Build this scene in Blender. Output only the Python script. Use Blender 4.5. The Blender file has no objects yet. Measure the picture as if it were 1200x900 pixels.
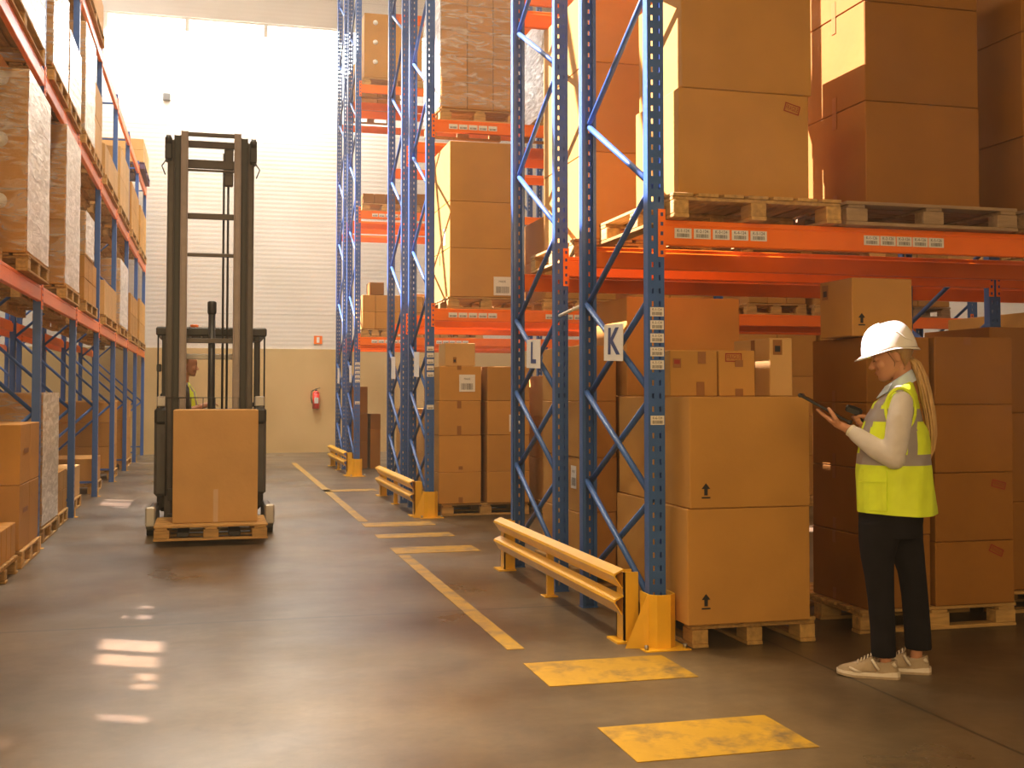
import bpy, bmesh, math, random
from mathutils import Vector, Matrix, Euler
random.seed(7)
SC = bpy.context.scene
COL = SC.collection
PI = math.pi
R = math.radians

# ------------------------------------------------------------------ camera
cam_d = bpy.data.cameras.new('camera'); cam = bpy.data.objects.new('camera', cam_d); COL.objects.link(cam)
cam_d.sensor_fit = 'HORIZONTAL'; cam_d.sensor_width = 36.0; cam_d.lens = 40.5
cam_d.shift_y = -(450 - 414.857) / 1200.0
cam.location = (0, 0, 1.42)
cam.rotation_euler = (R(92.0), 0, R(-14.6))
cam_d.clip_start = 0.05; cam_d.clip_end = 200
SC.camera = cam
vs = SC.view_settings
SC.display_settings.display_device = 'sRGB'
vs.view_transform = 'Standard'; vs.look = 'None'; vs.gamma = 1.0; vs.use_curve_mapping = False
vs.exposure = 0.0

# ------------------------------------------------------------------ materials
MATS = {}
def new_mat(name):
    m = bpy.data.materials.new(name); m.use_nodes = True
    nt = m.node_tree
    for n in list(nt.nodes):
        nt.nodes.remove(n)
    out = nt.nodes.new('ShaderNodeOutputMaterial')
    b = nt.nodes.new('ShaderNodeBsdfPrincipled')
    nt.links.new(b.outputs[0], out.inputs[0])
    MATS[name] = m
    return m, nt, b, out

def mat(name, col, rough=0.6, metal=0.0, var=0.12, scale=6.0, bump=0.0, bscale=60.0, spec=None, stretch=None, obj_var=0.0, dark=None, coat=0):
    """plain painted / natural surface: base colour with two octaves of procedural variation"""
    m, nt, b, out = new_mat(name)
    N = nt.nodes.new; L = nt.links.new
    tc = N('ShaderNodeTexCoord'); mp = N('ShaderNodeMapping')
    L(tc.outputs['Object'], mp.inputs[0])
    if stretch: mp.inputs['Scale'].default_value = stretch
    ns = N('ShaderNodeTexNoise'); ns.inputs['Scale'].default_value = scale; ns.inputs['Detail'].default_value = 5
    L(mp.outputs[0], ns.inputs['Vector'])
    mr = N('ShaderNodeMapRange'); mr.inputs[1].default_value = 0.3; mr.inputs[2].default_value = 0.7
    mr.inputs[3].default_value = 1 - var; mr.inputs[4].default_value = 1 + var
    L(ns.outputs[0], mr.inputs[0])
    fac = mr.outputs[0]
    if obj_var:
        oi = N('ShaderNodeObjectInfo'); r2 = N('ShaderNodeMapRange')
        r2.inputs[3].default_value = 1 - obj_var; r2.inputs[4].default_value = 1 + obj_var
        L(oi.outputs['Random'], r2.inputs[0])
        mu = N('ShaderNodeMath'); mu.operation = 'MULTIPLY'
        L(fac, mu.inputs[0]); L(r2.outputs[0], mu.inputs[1]); fac = mu.outputs[0]
    vm = N('ShaderNodeVectorMath'); vm.operation = 'SCALE'; vm.inputs[0].default_value = col[:3]
    L(fac, vm.inputs['Scale'])
    col_out = vm.outputs[0]
    if dark:
        n2 = N('ShaderNodeTexNoise'); n2.inputs['Scale'].default_value = dark[1]; n2.inputs['Detail'].default_value = 8; n2.inputs['Roughness'].default_value = .7
        L(mp.outputs[0], n2.inputs['Vector'])
        r3 = N('ShaderNodeMapRange'); r3.inputs[1].default_value = dark[2]; r3.inputs[2].default_value = dark[3]
        L(n2.outputs[0], r3.inputs[0])
        mx = N('ShaderNodeMix'); mx.data_type = 'RGBA'
        L(r3.outputs[0], mx.inputs[0]); L(col_out, mx.inputs[6]); mx.inputs[7].default_value = (*dark[0], 1)
        col_out = mx.outputs[2]
    L(col_out, b.inputs['Base Color'])
    b.inputs['Roughness'].default_value = rough; b.inputs['Metallic'].default_value = metal
    if spec is not None: b.inputs['Specular IOR Level'].default_value = spec
    if coat: b.inputs['Coat Weight'].default_value = coat
    if bump:
        nb = N('ShaderNodeTexNoise'); nb.inputs['Scale'].default_value = bscale; nb.inputs['Detail'].default_value = 4
        L(mp.outputs[0], nb.inputs['Vector'])
        bp = N('ShaderNodeBump'); bp.inputs['Strength'].default_value = bump; bp.inputs['Distance'].default_value = 0.01
        L(nb.outputs[0], bp.inputs['Height']); L(bp.outputs[0], b.inputs['Normal'])
    return m

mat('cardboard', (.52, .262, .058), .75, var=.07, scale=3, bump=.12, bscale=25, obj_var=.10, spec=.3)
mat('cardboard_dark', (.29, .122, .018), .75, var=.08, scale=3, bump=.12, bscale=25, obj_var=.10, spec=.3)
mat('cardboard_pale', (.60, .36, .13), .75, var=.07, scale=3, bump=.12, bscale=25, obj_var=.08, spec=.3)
mat('tape', (.30, .125, .03), .5, var=.05, spec=.3)
mat('tape_light', (.62, .43, .25), .3, var=.05)
mat('strap', (.75, .50, .08), .4)
mat('wood', (.52, .31, .10), .8, var=.25, scale=5, stretch=(1, 6, 6), bump=.3, bscale=20, obj_var=.12, dark=((.16, .09, .045), 3, .62, .8))
mat('wood_grey', (.33, .22, .12), .85, var=.25, scale=5, stretch=(1, 6, 6), bump=.3, bscale=20, obj_var=.12, dark=((.12, .07, .04), 3, .6, .8))
mat('wood_violet', (.14, .09, .16), .8, var=.2)
mat('blue_paint', (.037, .12, .39), .40, var=.08, scale=8, bump=.03, bscale=12, dark=((.06, .07, .10), 9, .74, .85))
mat('orange_paint', (1.0, .20, .008), .38, var=.08, scale=5, bump=.03, bscale=12, dark=((.30, .06, .02), 14, .72, .85))
mat('yellow_paint', (.86, .47, .02), .38, var=.07, scale=6, dark=((.22, .12, .03), 16, .70, .82))
mat('steel', (.42, .40, .38), .35, metal=.9, var=.1)
mat('paper', (.78, .76, .72), .6, var=.03)
mat('paper_cream', (.80, .76, .66), .6, var=.03)
mat('ink', (.015, .015, .018), .6)
mat('ink_blue', (.03, .06, .22), .5)
mat('ink_red', (.30, .02, .008), .7)
mat('mast_grey', (.075, .062, .060), .38, metal=.35, var=.15, scale=10)
mat('mast_light', (.25, .21, .20), .4, metal=.3, var=.1, scale=10)
mat('truck_black', (.018, .017, .018), .42, var=.2)
mat('truck_grey', (.10, .095, .09), .45, var=.15)
mat('truck_silver', (.55, .53, .5), .4, metal=.4)
mat('rubber', (.012, .012, .012), .7)
mat('red_paint', (.62, .03, .015), .35)
mat('plastic_white', (.86, .84, .80), .28, var=.02, coat=.3)
mat('hi_vis', (.74, .93, .035), .65, var=.06, scale=14, bump=.35, bscale=9)
mat('reflective', (.34, .31, .31), .4, var=.05, scale=20, bump=.2, bscale=14)
mat('shirt_grey', (.66, .62, .60), .85, var=.06, scale=18, bump=.4, bscale=14)
mat('collar_blue', (.55, .66, .82), .8, var=.05)
mat('trousers', (.012, .011, .016), .9, var=.2, scale=10, bump=.4, bscale=10, spec=.2)
mat('skin', (.56, .27, .155), .5, var=.07, scale=14, spec=.4)
mat('lip', (.42, .13, .085), .45)
mat('hair', (.55, .34, .14), .42, var=.35, scale=60, stretch=(1, 1, .08), bump=.5, bscale=80)
mat('hair_dark', (.33, .19, .075), .5, var=.3, scale=60, stretch=(1, 1, .08))
mat('brow', (.16, .08, .035), .7)
mat('shoe_beige', (.46, .36, .25), .8, var=.08, scale=20, bump=.3, bscale=80)
mat('shoe_white', (.78, .70, .60), .6, var=.04)
mat('black_plastic', (.012, .012, .014), .35)
mat('wall_upper_inner', (.7, .66, .6), .7)

def film_mat():
    m, nt, b, out = new_mat('film')
    N = nt.nodes.new; L = nt.links.new
    b.inputs['Base Color'].default_value = (.92, .90, .86, 1); b.inputs['Roughness'].default_value = .22
    tr = N('ShaderNodeBsdfTransparent'); mx = N('ShaderNodeMixShader')
    tc = N('ShaderNodeTexCoord'); mp = N('ShaderNodeMapping'); mp.inputs['Scale'].default_value = (1.2, 1.2, 5)
    mp.inputs['Rotation'].default_value = (.3, .25, 0)
    L(tc.outputs['Object'], mp.inputs[0])
    ns = N('ShaderNodeTexNoise'); ns.inputs['Scale'].default_value = 3.2; ns.inputs['Detail'].default_value = 6; ns.inputs['Distortion'].default_value = 1.2
    L(mp.outputs[0], ns.inputs['Vector'])
    mr = N('ShaderNodeMapRange'); mr.inputs[1].default_value = .42; mr.inputs[2].default_value = .68; mr.inputs[3].default_value = .04; mr.inputs[4].default_value = .42
    L(ns.outputs[0], mr.inputs[0])
    lw = N('ShaderNodeLayerWeight'); lw.inputs['Blend'].default_value = .5
    ml = N('ShaderNodeMath'); ml.operation = 'MULTIPLY_ADD'; ml.use_clamp = True; L(lw.outputs['Facing'], ml.inputs[0]); ml.inputs[1].default_value = .75; L(mr.outputs[0], ml.inputs[2])
    L(ml.outputs[0], mx.inputs[0])
    L(tr.outputs[0], mx.inputs[1]); L(b.outputs[0], mx.inputs[2]); L(mx.outputs[0], out.inputs[0])
    bp = N('ShaderNodeBump'); bp.inputs['Strength'].default_value = .5; bp.inputs['Distance'].default_value = .02
    L(ns.outputs[0], bp.inputs['Height']); L(bp.outputs[0], b.inputs['Normal'])
film_mat()

def floor_mat():
    m, nt, b, out = new_mat('concrete_floor')
    N = nt.nodes.new; L = nt.links.new
    tc = N('ShaderNodeTexCoord')
    n1 = N('ShaderNodeTexNoise'); n1.inputs['Scale'].default_value = .55; n1.inputs['Detail'].default_value = 9; n1.inputs['Roughness'].default_value = .62
    L(tc.outputs['Object'], n1.inputs['Vector'])
    cr = N('ShaderNodeValToRGB'); e = cr.color_ramp.elements
    e[0].position = .36; e[0].color = (.058, .037, .018, 1)
    e[1].position = .64; e[1].color = (.160, .112, .060, 1)
    L(n1.outputs[0], cr.inputs[0])
    # fine speckle
    n2 = N('ShaderNodeTexNoise'); n2.inputs['Scale'].default_value = 9; n2.inputs['Detail'].default_value = 12; n2.inputs['Roughness'].default_value = .75
    L(tc.outputs['Object'], n2.inputs['Vector'])
    mr = N('ShaderNodeMapRange'); mr.inputs[1].default_value = .3; mr.inputs[2].default_value = .7; mr.inputs[3].default_value = .72; mr.inputs[4].default_value = 1.28
    L(n2.outputs[0], mr.inputs[0])
    sc = N('ShaderNodeVectorMath'); sc.operation = 'SCALE'; L(cr.outputs[0], sc.inputs[0]); L(mr.outputs[0], sc.inputs['Scale'])
    # black scuff specks
    vo = N('ShaderNodeTexNoise'); vo.inputs['Scale'].default_value = 3.7; vo.inputs['Detail'].default_value = 12; vo.inputs['Roughness'].default_value = .8
    L(tc.outputs['Object'], vo.inputs['Vector'])
    r3 = N('ShaderNodeMapRange'); r3.inputs[1].default_value = .70; r3.inputs[2].default_value = .74
    L(vo.outputs[0], r3.inputs[0])
    mx = N('ShaderNodeMix'); mx.data_type = 'RGBA'; L(r3.outputs[0], mx.inputs[0]); L(sc.outputs[0], mx.inputs[6]); mx.inputs[7].default_value = (.05, .035, .025, 1)
    # saw cut joints
    sep = N('ShaderNodeSeparateXYZ'); L(tc.outputs['Object'], sep.inputs[0])
    def joint(sock, pos, period, wd=.008):
        a = N('ShaderNodeMath'); a.operation = 'SUBTRACT'; L(sock, a.inputs[0]); a.inputs[1].default_value = pos
        md = N('ShaderNodeMath'); md.operation = 'PINGPONG'; L(a.outputs[0], md.inputs[0]); md.inputs[1].default_value = period / 2
        lt = N('ShaderNodeMath'); lt.operation = 'LESS_THAN'; L(md.outputs[0], lt.inputs[0]); lt.inputs[1].default_value = wd
        return lt.outputs[0]
    ja = joint(sep.outputs[1], 7.46, 6.8, .014); jb = joint(sep.outputs[0], 3.11, 6.0)
    ma = N('ShaderNodeMath'); ma.operation = 'MAXIMUM'; L(ja, ma.inputs[0]); L(jb, ma.inputs[1])
    mf = N('ShaderNodeMath'); mf.operation = 'MULTIPLY'; L(ma.outputs[0], mf.inputs[0]); mf.inputs[1].default_value = .95
    m2 = N('ShaderNodeMix'); m2.data_type = 'RGBA'; L(mf.outputs[0], m2.inputs[0]); L(mx.outputs[2], m2.inputs[6]); m2.inputs[7].default_value = (.03, .025, .02, 1)
    L(m2.outputs[2], b.inputs['Base Color'])
    n4 = N('ShaderNodeTexNoise'); n4.inputs['Scale'].default_value = .9; n4.inputs['Detail'].default_value = 7
    L(tc.outputs['Object'], n4.inputs['Vector'])
    r4 = N('ShaderNodeMapRange'); r4.inputs[1].default_value = .3; r4.inputs[2].default_value = .7; r4.inputs[3].default_value = .27; r4.inputs[4].default_value = .50
    L(n4.outputs[0], r4.inputs[0]); L(r4.outputs[0], b.inputs['Roughness']); b.inputs['Specular IOR Level'].default_value = .8
    bp = N('ShaderNodeBump'); bp.inputs['Strength'].default_value = .12; bp.inputs['Distance'].default_value = .01
    L(n2.outputs[0], bp.inputs['Height']); L(bp.outputs[0], b.inputs['Normal'])
floor_mat()

def wall_mat(name, col, dirt, rib):
    m, nt, b, out = new_mat(name)
    N = nt.nodes.new; L = nt.links.new
    tc = N('ShaderNodeTexCoord'); sep = N('ShaderNodeSeparateXYZ'); L(tc.outputs['Object'], sep.inputs[0])
    n1 = N('ShaderNodeTexNoise'); n1.inputs['Scale'].default_value = .8; n1.inputs['Detail'].default_value = 8
    L(tc.outputs['Object'], n1.inputs['Vector'])
    mr = N('ShaderNodeMapRange'); mr.inputs[1].default_value = .35; mr.inputs[2].default_value = .75
    L(n1.outputs[0], mr.inputs[0])
    mx = N('ShaderNodeMix'); mx.data_type = 'RGBA'; L(mr.outputs[0], mx.inputs[0]); mx.inputs[6].default_value = (*col, 1); mx.inputs[7].default_value = (*dirt, 1)
    c = mx.outputs[2]
    if rib:
        pp = N('ShaderNodeMath'); pp.operation = 'PINGPONG'; L(sep.outputs[2], pp.inputs[0]); pp.inputs[1].default_value = .56
        lt = N('ShaderNodeMath'); lt.operation = 'LESS_THAN'; L(pp.outputs[0], lt.inputs[0]); lt.inputs[1].default_value = .012
        mm = N('ShaderNodeMath'); mm.operation = 'MULTIPLY'; L(lt.outputs[0], mm.inputs[0]); mm.inputs[1].default_value = .22
        m2 = N('ShaderNodeMix'); m2.data_type = 'RGBA'; L(mm.outputs[0], m2.inputs[0]); L(c, m2.inputs[6]); m2.inputs[7].default_value = (.25, .2, .15, 1)
        c = m2.outputs[2]
        sn = N('ShaderNodeMath'); sn.operation = 'SINE'; ms = N('ShaderNodeMath'); ms.operation = 'MULTIPLY'; ms.inputs[1].default_value = 60
        L(sep.outputs[2], ms.inputs[0]); L(ms.outputs[0], sn.inputs[0])
        bp = N('ShaderNodeBump'); bp.inputs['Strength'].default_value = .06; bp.inputs['Distance'].default_value = .01
        L(sn.outputs[0], bp.inputs['Height']); L(bp.outputs[0], b.inputs['Normal'])
    L(c, b.inputs['Base Color']); b.inputs['Roughness'].default_value = .75
wall_mat('wall_panel', (.78, .74, .66), (.70, .66, .57), True)
wall_mat('wall_concrete', (.66, .48, .22), (.54, .38, .16), False)
wall_mat('ceiling_panel', (.6, .56, .5), (.5, .46, .4), False)

def emit_mat(name, col, s):
    m, nt, b, out = new_mat(name)
    e = nt.nodes.new('ShaderNodeEmission'); e.inputs[0].default_value = (*col, 1); e.inputs[1].default_value = s
    nt.links.new(e.outputs[0], out.inputs[0])
emit_mat('window_glow', (1.0, .97, .92), 14.0)
emit_mat('lamp_glow', (1.0, .85, .6), 8.0)

# ------------------------------------------------------------------ mesh builder
class MB:
    def __init__(s):
        s.v = []; s.f = []; s.mi = []; s.sm = []
    def add(s, vs, fs, M=None, mi=0, smooth=False):
        b = len(s.v)
        for p in vs:
            p = Vector(p)
            s.v.append(M @ p if M is not None else p)
        for f in fs:
            s.f.append(tuple(b + i for i in f)); s.mi.append(mi); s.sm.append(smooth)
        return s
    def box(s, x0, x1, y0, y1, z0, z1, M=None, mi=0):
        vs = [(x, y, z) for z in (z0, z1) for y in (y0, y1) for x in (x0, x1)]
        fs = [(0, 2, 3, 1), (4, 5, 7, 6), (0, 1, 5, 4), (2, 6, 7, 3), (0, 4, 6, 2), (1, 3, 7, 5)]
        return s.add(vs, fs, M, mi)
    def bbox(s, x0, x1, y0, y1, z0, z1, r=.01, M=None, mi=0, smooth=False):
        """chamfered box"""
        xs = (x0, x1); ys = (y0, y1); zs = (z0, z1)
        r = min(r, (x1 - x0) * .45, (y1 - y0) * .45, (z1 - z0) * .45)
        vs = []; idx = {}
        for i in (0, 1):
            for j in (0, 1):
                for k in (0, 1):
                    sx = 1 if i == 0 else -1; sy = 1 if j == 0 else -1; sz = 1 if k == 0 else -1
                    for a in range(3):
                        p = [xs[i] + sx * r, ys[j] + sy * r, zs[k] + sz * r]
                        p[a] = (xs[i], ys[j], zs[k])[a]
                        idx[(i, j, k, a)] = len(vs); vs.append(tuple(p))
        fs = []
        for a in range(3):
            o = [q for q in range(3) if q != a]
            for e in (0, 1):
                loop = []
                for (m, n) in ((0, 0), (1, 0), (1, 1), (0, 1)):
                    c = [0, 0, 0]; c[a] = e; c[o[0]] = m; c[o[1]] = n
                    loop.append(idx[(*c, a)])
                fs.append(tuple(loop))
        for a in range(3):          # edge chamfers, edges parallel to axis a
            o = [q for q in range(3) if q != a]
            for m in (0, 1):
                for n in (0, 1):
                    c0 = [0, 0, 0]; c1 = [0, 0, 0]; c0[a] = 0; c1[a] = 1
                    for c in (c0, c1): c[o[0]] = m; c[o[1]] = n
                    fs.append((idx[(*c0, o[0])], idx[(*c1, o[0])], idx[(*c1, o[1])], idx[(*c0, o[1])]))
        for i in (0, 1):
            for j in (0, 1):
                for k in (0, 1):
                    fs.append((idx[(i, j, k, 0)], idx[(i, j, k, 1)], idx[(i, j, k, 2)]))
        s.add(vs, fs, M, mi, smooth)
        return s
    def tube(s, pts, r, n=8, mi=0, cap=True, smooth=True, M=None):
        pts = [Vector(p) for p in pts]
        rs = r if isinstance(r, (list, tuple)) else [r] * len(pts)
        vs = []; fs = []
        up = None
        for i, p in enumerate(pts):
            if i == 0: d = pts[1] - pts[0]
            elif i == len(pts) - 1: d = pts[-1] - pts[-2]
            else: d = (pts[i + 1] - pts[i]).normalized() + (pts[i] - pts[i - 1]).normalized()
            d.normalize()
            if up is None:
                up = Vector((0, 0, 1)) if abs(d.z) < .9 else Vector((1, 0, 0))
            a = d.cross(up); a.normalize(); b = a.cross(d); b.normalize(); up = b
            for k in range(n):
                t = 2 * PI * k / n
                vs.append(p + (a * math.cos(t) + b * math.sin(t)) * rs[i])
        for i in range(len(pts) - 1):
            for k in range(n):
                k2 = (k + 1) % n
                fs.append((i * n + k, i * n + k2, (i + 1) * n + k2, (i + 1) * n + k))
        if cap:
            fs.append(tuple(range(n))[::-1]); fs.append(tuple((len(pts) - 1) * n + k for k in range(n)))
        return s.add(vs, fs, M, mi, smooth)
    def bar(s, a, b, w, h, mi=0, M=None):
        """rectangular bar from a to b"""
        a = Vector(a); b = Vector(b); d = (b - a).normalized()
        up = Vector((0, 0, 1)) if abs(d.z) < .95 else Vector((0, 1, 0))
        x = d.cross(up).normalized() * (w / 2); z = x.cross(d).normalized() * (h / 2)
        vs = [a - x - z, a + x - z, a + x + z, a - x + z, b - x - z, b + x - z, b + x + z, b - x + z]
        fs = [(0, 1, 2, 3), (7, 6, 5, 4), (0, 4, 5, 1), (1, 5, 6, 2), (2, 6, 7, 3), (3, 7, 4, 0)]
        return s.add(vs, fs, M, mi)
    def loft(s, rings, mi=0, cap=True, smooth=True, M=None, mif=None):
        """rings: equal-length closed loops of points"""
        n = len(rings[0]); vs = [p for r_ in rings for p in r_]; fs = []
        for i in range(len(rings) - 1):
            for k in range(n):
                k2 = (k + 1) % n
                fs.append((i * n + k, i * n + k2, (i + 1) * n + k2, (i + 1) * n + k))
        if cap:
            fs.append(tuple(range(n))[::-1]); fs.append(tuple((len(rings) - 1) * n + k for k in range(n)))
        b = len(s.f)
        s.add(vs, fs, M, mi, smooth)
        if mif:
            for q in range(b, len(s.f)):
                c = sum((s.v[i] for i in s.f[q]), Vector()) / len(s.f[q])
                s.mi[q] = mif(c)
        return s
    def ell(s, c, r, n=16, m=10, M=None, mi=0, rot=None):
        rr = r if isinstance(r, (tuple, list)) else (r, r, r)
        T = Matrix.Translation(Vector(c)) @ (rot.to_matrix().to_4x4() if rot else Matrix())
        vs = []; fs = []
        vs.append((0, 0, -rr[2]))
        for i in range(1, m):
            ph = -PI / 2 + PI * i / m
            for k in range(n):
                t = 2 * PI * k / n
                vs.append((rr[0] * math.cos(ph) * math.cos(t), rr[1] * math.cos(ph) * math.sin(t), rr[2] * math.sin(ph)))
        vs.append((0, 0, rr[2]))
        for k in range(n):
            k2 = (k + 1) % n
            fs.append((0, 1 + k2, 1 + k)); fs.append((len(vs) - 1, 1 + (m - 2) * n + k, 1 + (m - 2) * n + k2))
            for i in range(m - 2):
                fs.append((1 + i * n + k, 1 + i * n + k2, 1 + (i + 1) * n + k2, 1 + (i + 1) * n + k))
        return s.add(vs, fs, (M @ T) if M is not None else T, mi, True)
    def mesh(s, name, mats):
        me = bpy.data.meshes.new(name)
        me.from_pydata([tuple(v) for v in s.v], [], s.f)
        for mname in (mats if isinstance(mats, (list, tuple)) else [mats]):
            me.materials.append(MATS[mname])
        me.polygons.foreach_set('material_index', s.mi)
        me.polygons.foreach_set('use_smooth', s.sm)
        me.update()
        bm = bmesh.new(); bm.from_mesh(me); bmesh.ops.recalc_face_normals(bm, faces=bm.faces); bm.to_mesh(me); bm.free()
        return me
    def build(s, name, mats, parent=None, loc=None, rot=None):
        return link(name, s.mesh(name, mats), parent, loc, rot)

def link(name, me, parent=None, loc=None, rot=None):
    o = bpy.data.objects.new(name, me); COL.objects.link(o)
    if parent is not None: o.parent = parent
    if loc is not None: o.location = loc
    if rot is not None: o.rotation_euler = rot
    return o
def tag(o, label, cat=None, group=None, kind=None):
    o['label'] = label
    if cat: o['category'] = cat
    if group: o['group'] = group
    if kind: o['kind'] = kind
    return o
def empty(name, loc=(0, 0, 0), rz=0.0):
    o = bpy.data.objects.new(name, None); COL.objects.link(o); o.location = loc; o.rotation_euler = (0, 0, rz)
    o.empty_display_size = .1
    return o
def struct(o, label=None):
    o['kind'] = 'structure'
    if label: o['label'] = label
    return o

_txt = {}
def text_geo(body, size=1.0, sx=1.0, bold=0.0):
    key = (body, size, sx, bold)
    if key in _txt: return _txt[key]
    cu = bpy.data.curves.new('t', 'FONT'); cu.body = body; cu.size = size; cu.align_x = 'CENTER'; cu.align_y = 'CENTER'
    cu.resolution_u = 3; cu.offset = bold
    to = bpy.data.objects.new('t', cu); COL.objects.link(to)
    bpy.context.view_layer.update()
    dg = bpy.context.evaluated_depsgraph_get()
    me = bpy.data.meshes.new_from_object(to.evaluated_get(dg))
    vs = [(v.co.x * sx, v.co.y, 0) for v in me.vertices]; fs = [tuple(p.vertices) for p in me.polygons]
    bpy.data.objects.remove(to); bpy.data.curves.remove(cu); bpy.data.meshes.remove(me)
    _txt[key] = (vs, fs)
    return vs, fs
# frames that map a label drawn in its own x (right) / y (up) plane, facing out of a surface
def face_M(face, pos, roll=0.0):
    if face == '-y': B = Matrix(((1, 0, 0), (0, 0, -1), (0, 1, 0)))
    elif face == '-x': B = Matrix(((0, 0, -1), (-1, 0, 0), (0, 1, 0)))
    elif face == '+x': B = Matrix(((0, 0, 1), (1, 0, 0), (0, 1, 0)))
    elif face == '+y': B = Matrix(((-1, 0, 0), (0, 0, 1), (0, 1, 0)))
    return Matrix.Translation(Vector(pos)) @ B.to_4x4() @ Matrix.Rotation(roll, 4, 'Z')
def label_mb(mb, M, w, h, text, tsize, bars=True, tsx=.9):
    """white label plate with a printed line and a barcode, materials 0 = paper 1 = ink"""
    mb.box(-w / 2, w / 2, -h / 2, h / 2, 0, .0012, M, 0)
    if text:
        vs, fs = text_geo(text, tsize, tsx)
        mb.add(vs, fs, M @ Matrix.Translation((0, h * .24 if bars else 0, .0016)), 1)
    if bars:
        rnd = random.Random(len(text or '') * 7 + int(w * 1000)); x = -w * .36
        while x < w * .36:
            bw = rnd.choice((.012, .02, .03)) * w
            mb.add([(x, -h * .38, .0016), (x + bw, -h * .38, .0016), (x + bw, -h * .02, .0016), (x, -h * .02, .0016)], [(0, 1, 2, 3)], M, 1)
            x += bw + rnd.choice((.015, .02, .03)) * w
# ------------------------------------------------------------------ room
XL, XR, YF, YB, ZC = -8.0, 12.0, -4.0, 28.5, 11.6
fl = MB().box(XL - .3, XR + .3, YF - .3, YB + .3, -.2, 0).build('floor', 'concrete_floor'); struct(fl)
mat('floor_yellow', (.44, .245, .010), .5, var=.16, scale=5, dark=((.15, .095, .035), 4.5, .48, .66))
mat('floor_yellow_worn', (.50, .29, .025), .42, var=.10, scale=3, dark=((.20, .14, .08), 4.5, .46, .66))
def marking(x0, x1, y0, y1, m='floor_yellow', lab=None):
    cx, cy = (x0 + x1) / 2, (y0 + y1) / 2
    o = MB().box(x0 - cx, x1 - cx, y0 - cy, y1 - cy, .0, .003).build('yellow_marking', m, fl, (cx, cy, .0005))
    if lab: o['label'] = lab
marking(1.60, 2.378, 4.225, 4.70); marking(1.60, 2.378, 5.415, 5.91)
marking(1.60, 1.70, 6.25, 10.12, 'floor_yellow_worn')
for y0, y1 in ((10.22, 10.63), (11.36, 11.68), (12.36, 12.74), (16.95, 17.3)):
    marking(1.60, 2.37, y0, y1, 'floor_yellow_worn')
marking(1.60, 1.70, 12.9, 24.2, 'floor_yellow_worn')

# back wall: concrete plinth 2.5 m high, ribbed panels above, window strip 9.4-10.5
WZ0, WZ1 = 9.40, 10.50
wb = MB()
wb.box(XL, XR, YB, YB + .3, 0, 2.52, mi=1)
wb.box(XL, XR, YB + .03, YB + .3, 2.52, WZ0); wb.box(XL, XR, YB + .03, YB + .3, WZ1, ZC)
wb.box(XL, -.652 - 1.86, YB + .03, YB + .3, WZ0, WZ1); wb.box(-.652 + 1.86 * 4, XR, YB + .03, YB + .3, WZ0, WZ1)
wb = struct(wb.build('wall_back', ['wall_panel', 'wall_concrete']))
xs = [-.652 + 1.86 * k for k in range(-1, 5)]
for k in range(len(xs) - 1):
    a, b = xs[k], xs[k + 1]
    f = MB(); w = .05
    f.box(a, b, YB + .06, YB + .14, WZ0, WZ0 + w); f.box(a, b, YB + .06, YB + .14, WZ1 - w, WZ1)
    f.box(a, a + w, YB + .06, YB + .14, WZ0 + w, WZ1 - w); f.box(b - w, b, YB + .06, YB + .14, WZ0 + w, WZ1 - w)
    f = struct(f.build('window_%d' % (k + 1), 'paper_cream'))
    MB().box(a + w, b - w, YB + .09, YB + .10, WZ0 + w, WZ1 - w).build('window_pane', 'window_glow', f)

SUN = Vector((.62, -.33, -.71)).normalized()
# openings added in the left wall to shape the floor's sun patches; a ray through one lands on the floor at (px, py)
holes = []
for (x0, x1, y0, y1) in ((-.594, -.243, 6.66, 6.953), (-.579, -.246, 6.294, 6.555), (-.352, -.243, 6.017, 6.162), (-.357, -.246, 5.831, 5.949),
                         (-.463, -.243, 5.252, 5.362), (-.58, -.497, 8.02, 8.11), (-.44, -.362, 8.015, 8.14), (-.571, -.505, 7.723, 7.84),
                         (-.435, -.352, 7.655, 7.80), (-.82, -.787, 5.02, 5.18), (-1.38, -.80, 15.1, 16.2), (-1.06, -.80, 9.62, 9.89)):
    kz = -SUN.z / SUN.x; ky = -SUN.y / SUN.x
    holes.append((y0 + (x1 - XL) * ky, y1 + (x1 - XL) * ky, (x0 - XL) * kz, (x1 - XL) * kz))
ysplit = sorted({YF, YB} | {h[0] for h in holes} | {h[1] for h in holes}); zsplit = sorted({0, ZC} | {h[2] for h in holes} | {h[3] for h in holes})
wl = MB()
for i in range(len(ysplit) - 1):
    for j in range(len(zsplit) - 1):
        cy = (ysplit[i] + ysplit[i + 1]) / 2; cz = (zsplit[j] + zsplit[j + 1]) / 2
        if any(h[0] < cy < h[1] and h[2] < cz < h[3] for h in holes): continue
        wl.box(XL - .02, XL, ysplit[i], ysplit[i + 1], zsplit[j], zsplit[j + 1])
struct(wl.build('wall_left', 'wall_panel'))
struct(MB().box(XR, XR + .3, YF, YB, 0, ZC).build('wall_right', 'wall_panel'))
struct(MB().box(XL, XR, YF - .3, YF, 0, ZC).build('wall_front', 'wall_panel'))
SX0, SX1 = -5.6, -2.6     # three unseen roof lights, placed so the sun reaches the rack ends
ROOF = [(9.2, 13.3), (16.2, 20.3), (23.0, 27.2)]
ce = MB(); ce.box(XL - .3, SX0, YF - .3, YB + .3, ZC, ZC + .12); ce.box(SX1, XR + .3, YF - .3, YB + .3, ZC, ZC + .12)
y = YF - .3
for (ya, yb) in ROOF:
    ce.box(SX0, SX1, y, ya, ZC, ZC + .12); y = yb
    for q in (.34, .67): ce.box(SX0, SX1, ya + (yb - ya) * q - .04, ya + (yb - ya) * q + .04, ZC, ZC + .12)
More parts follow.
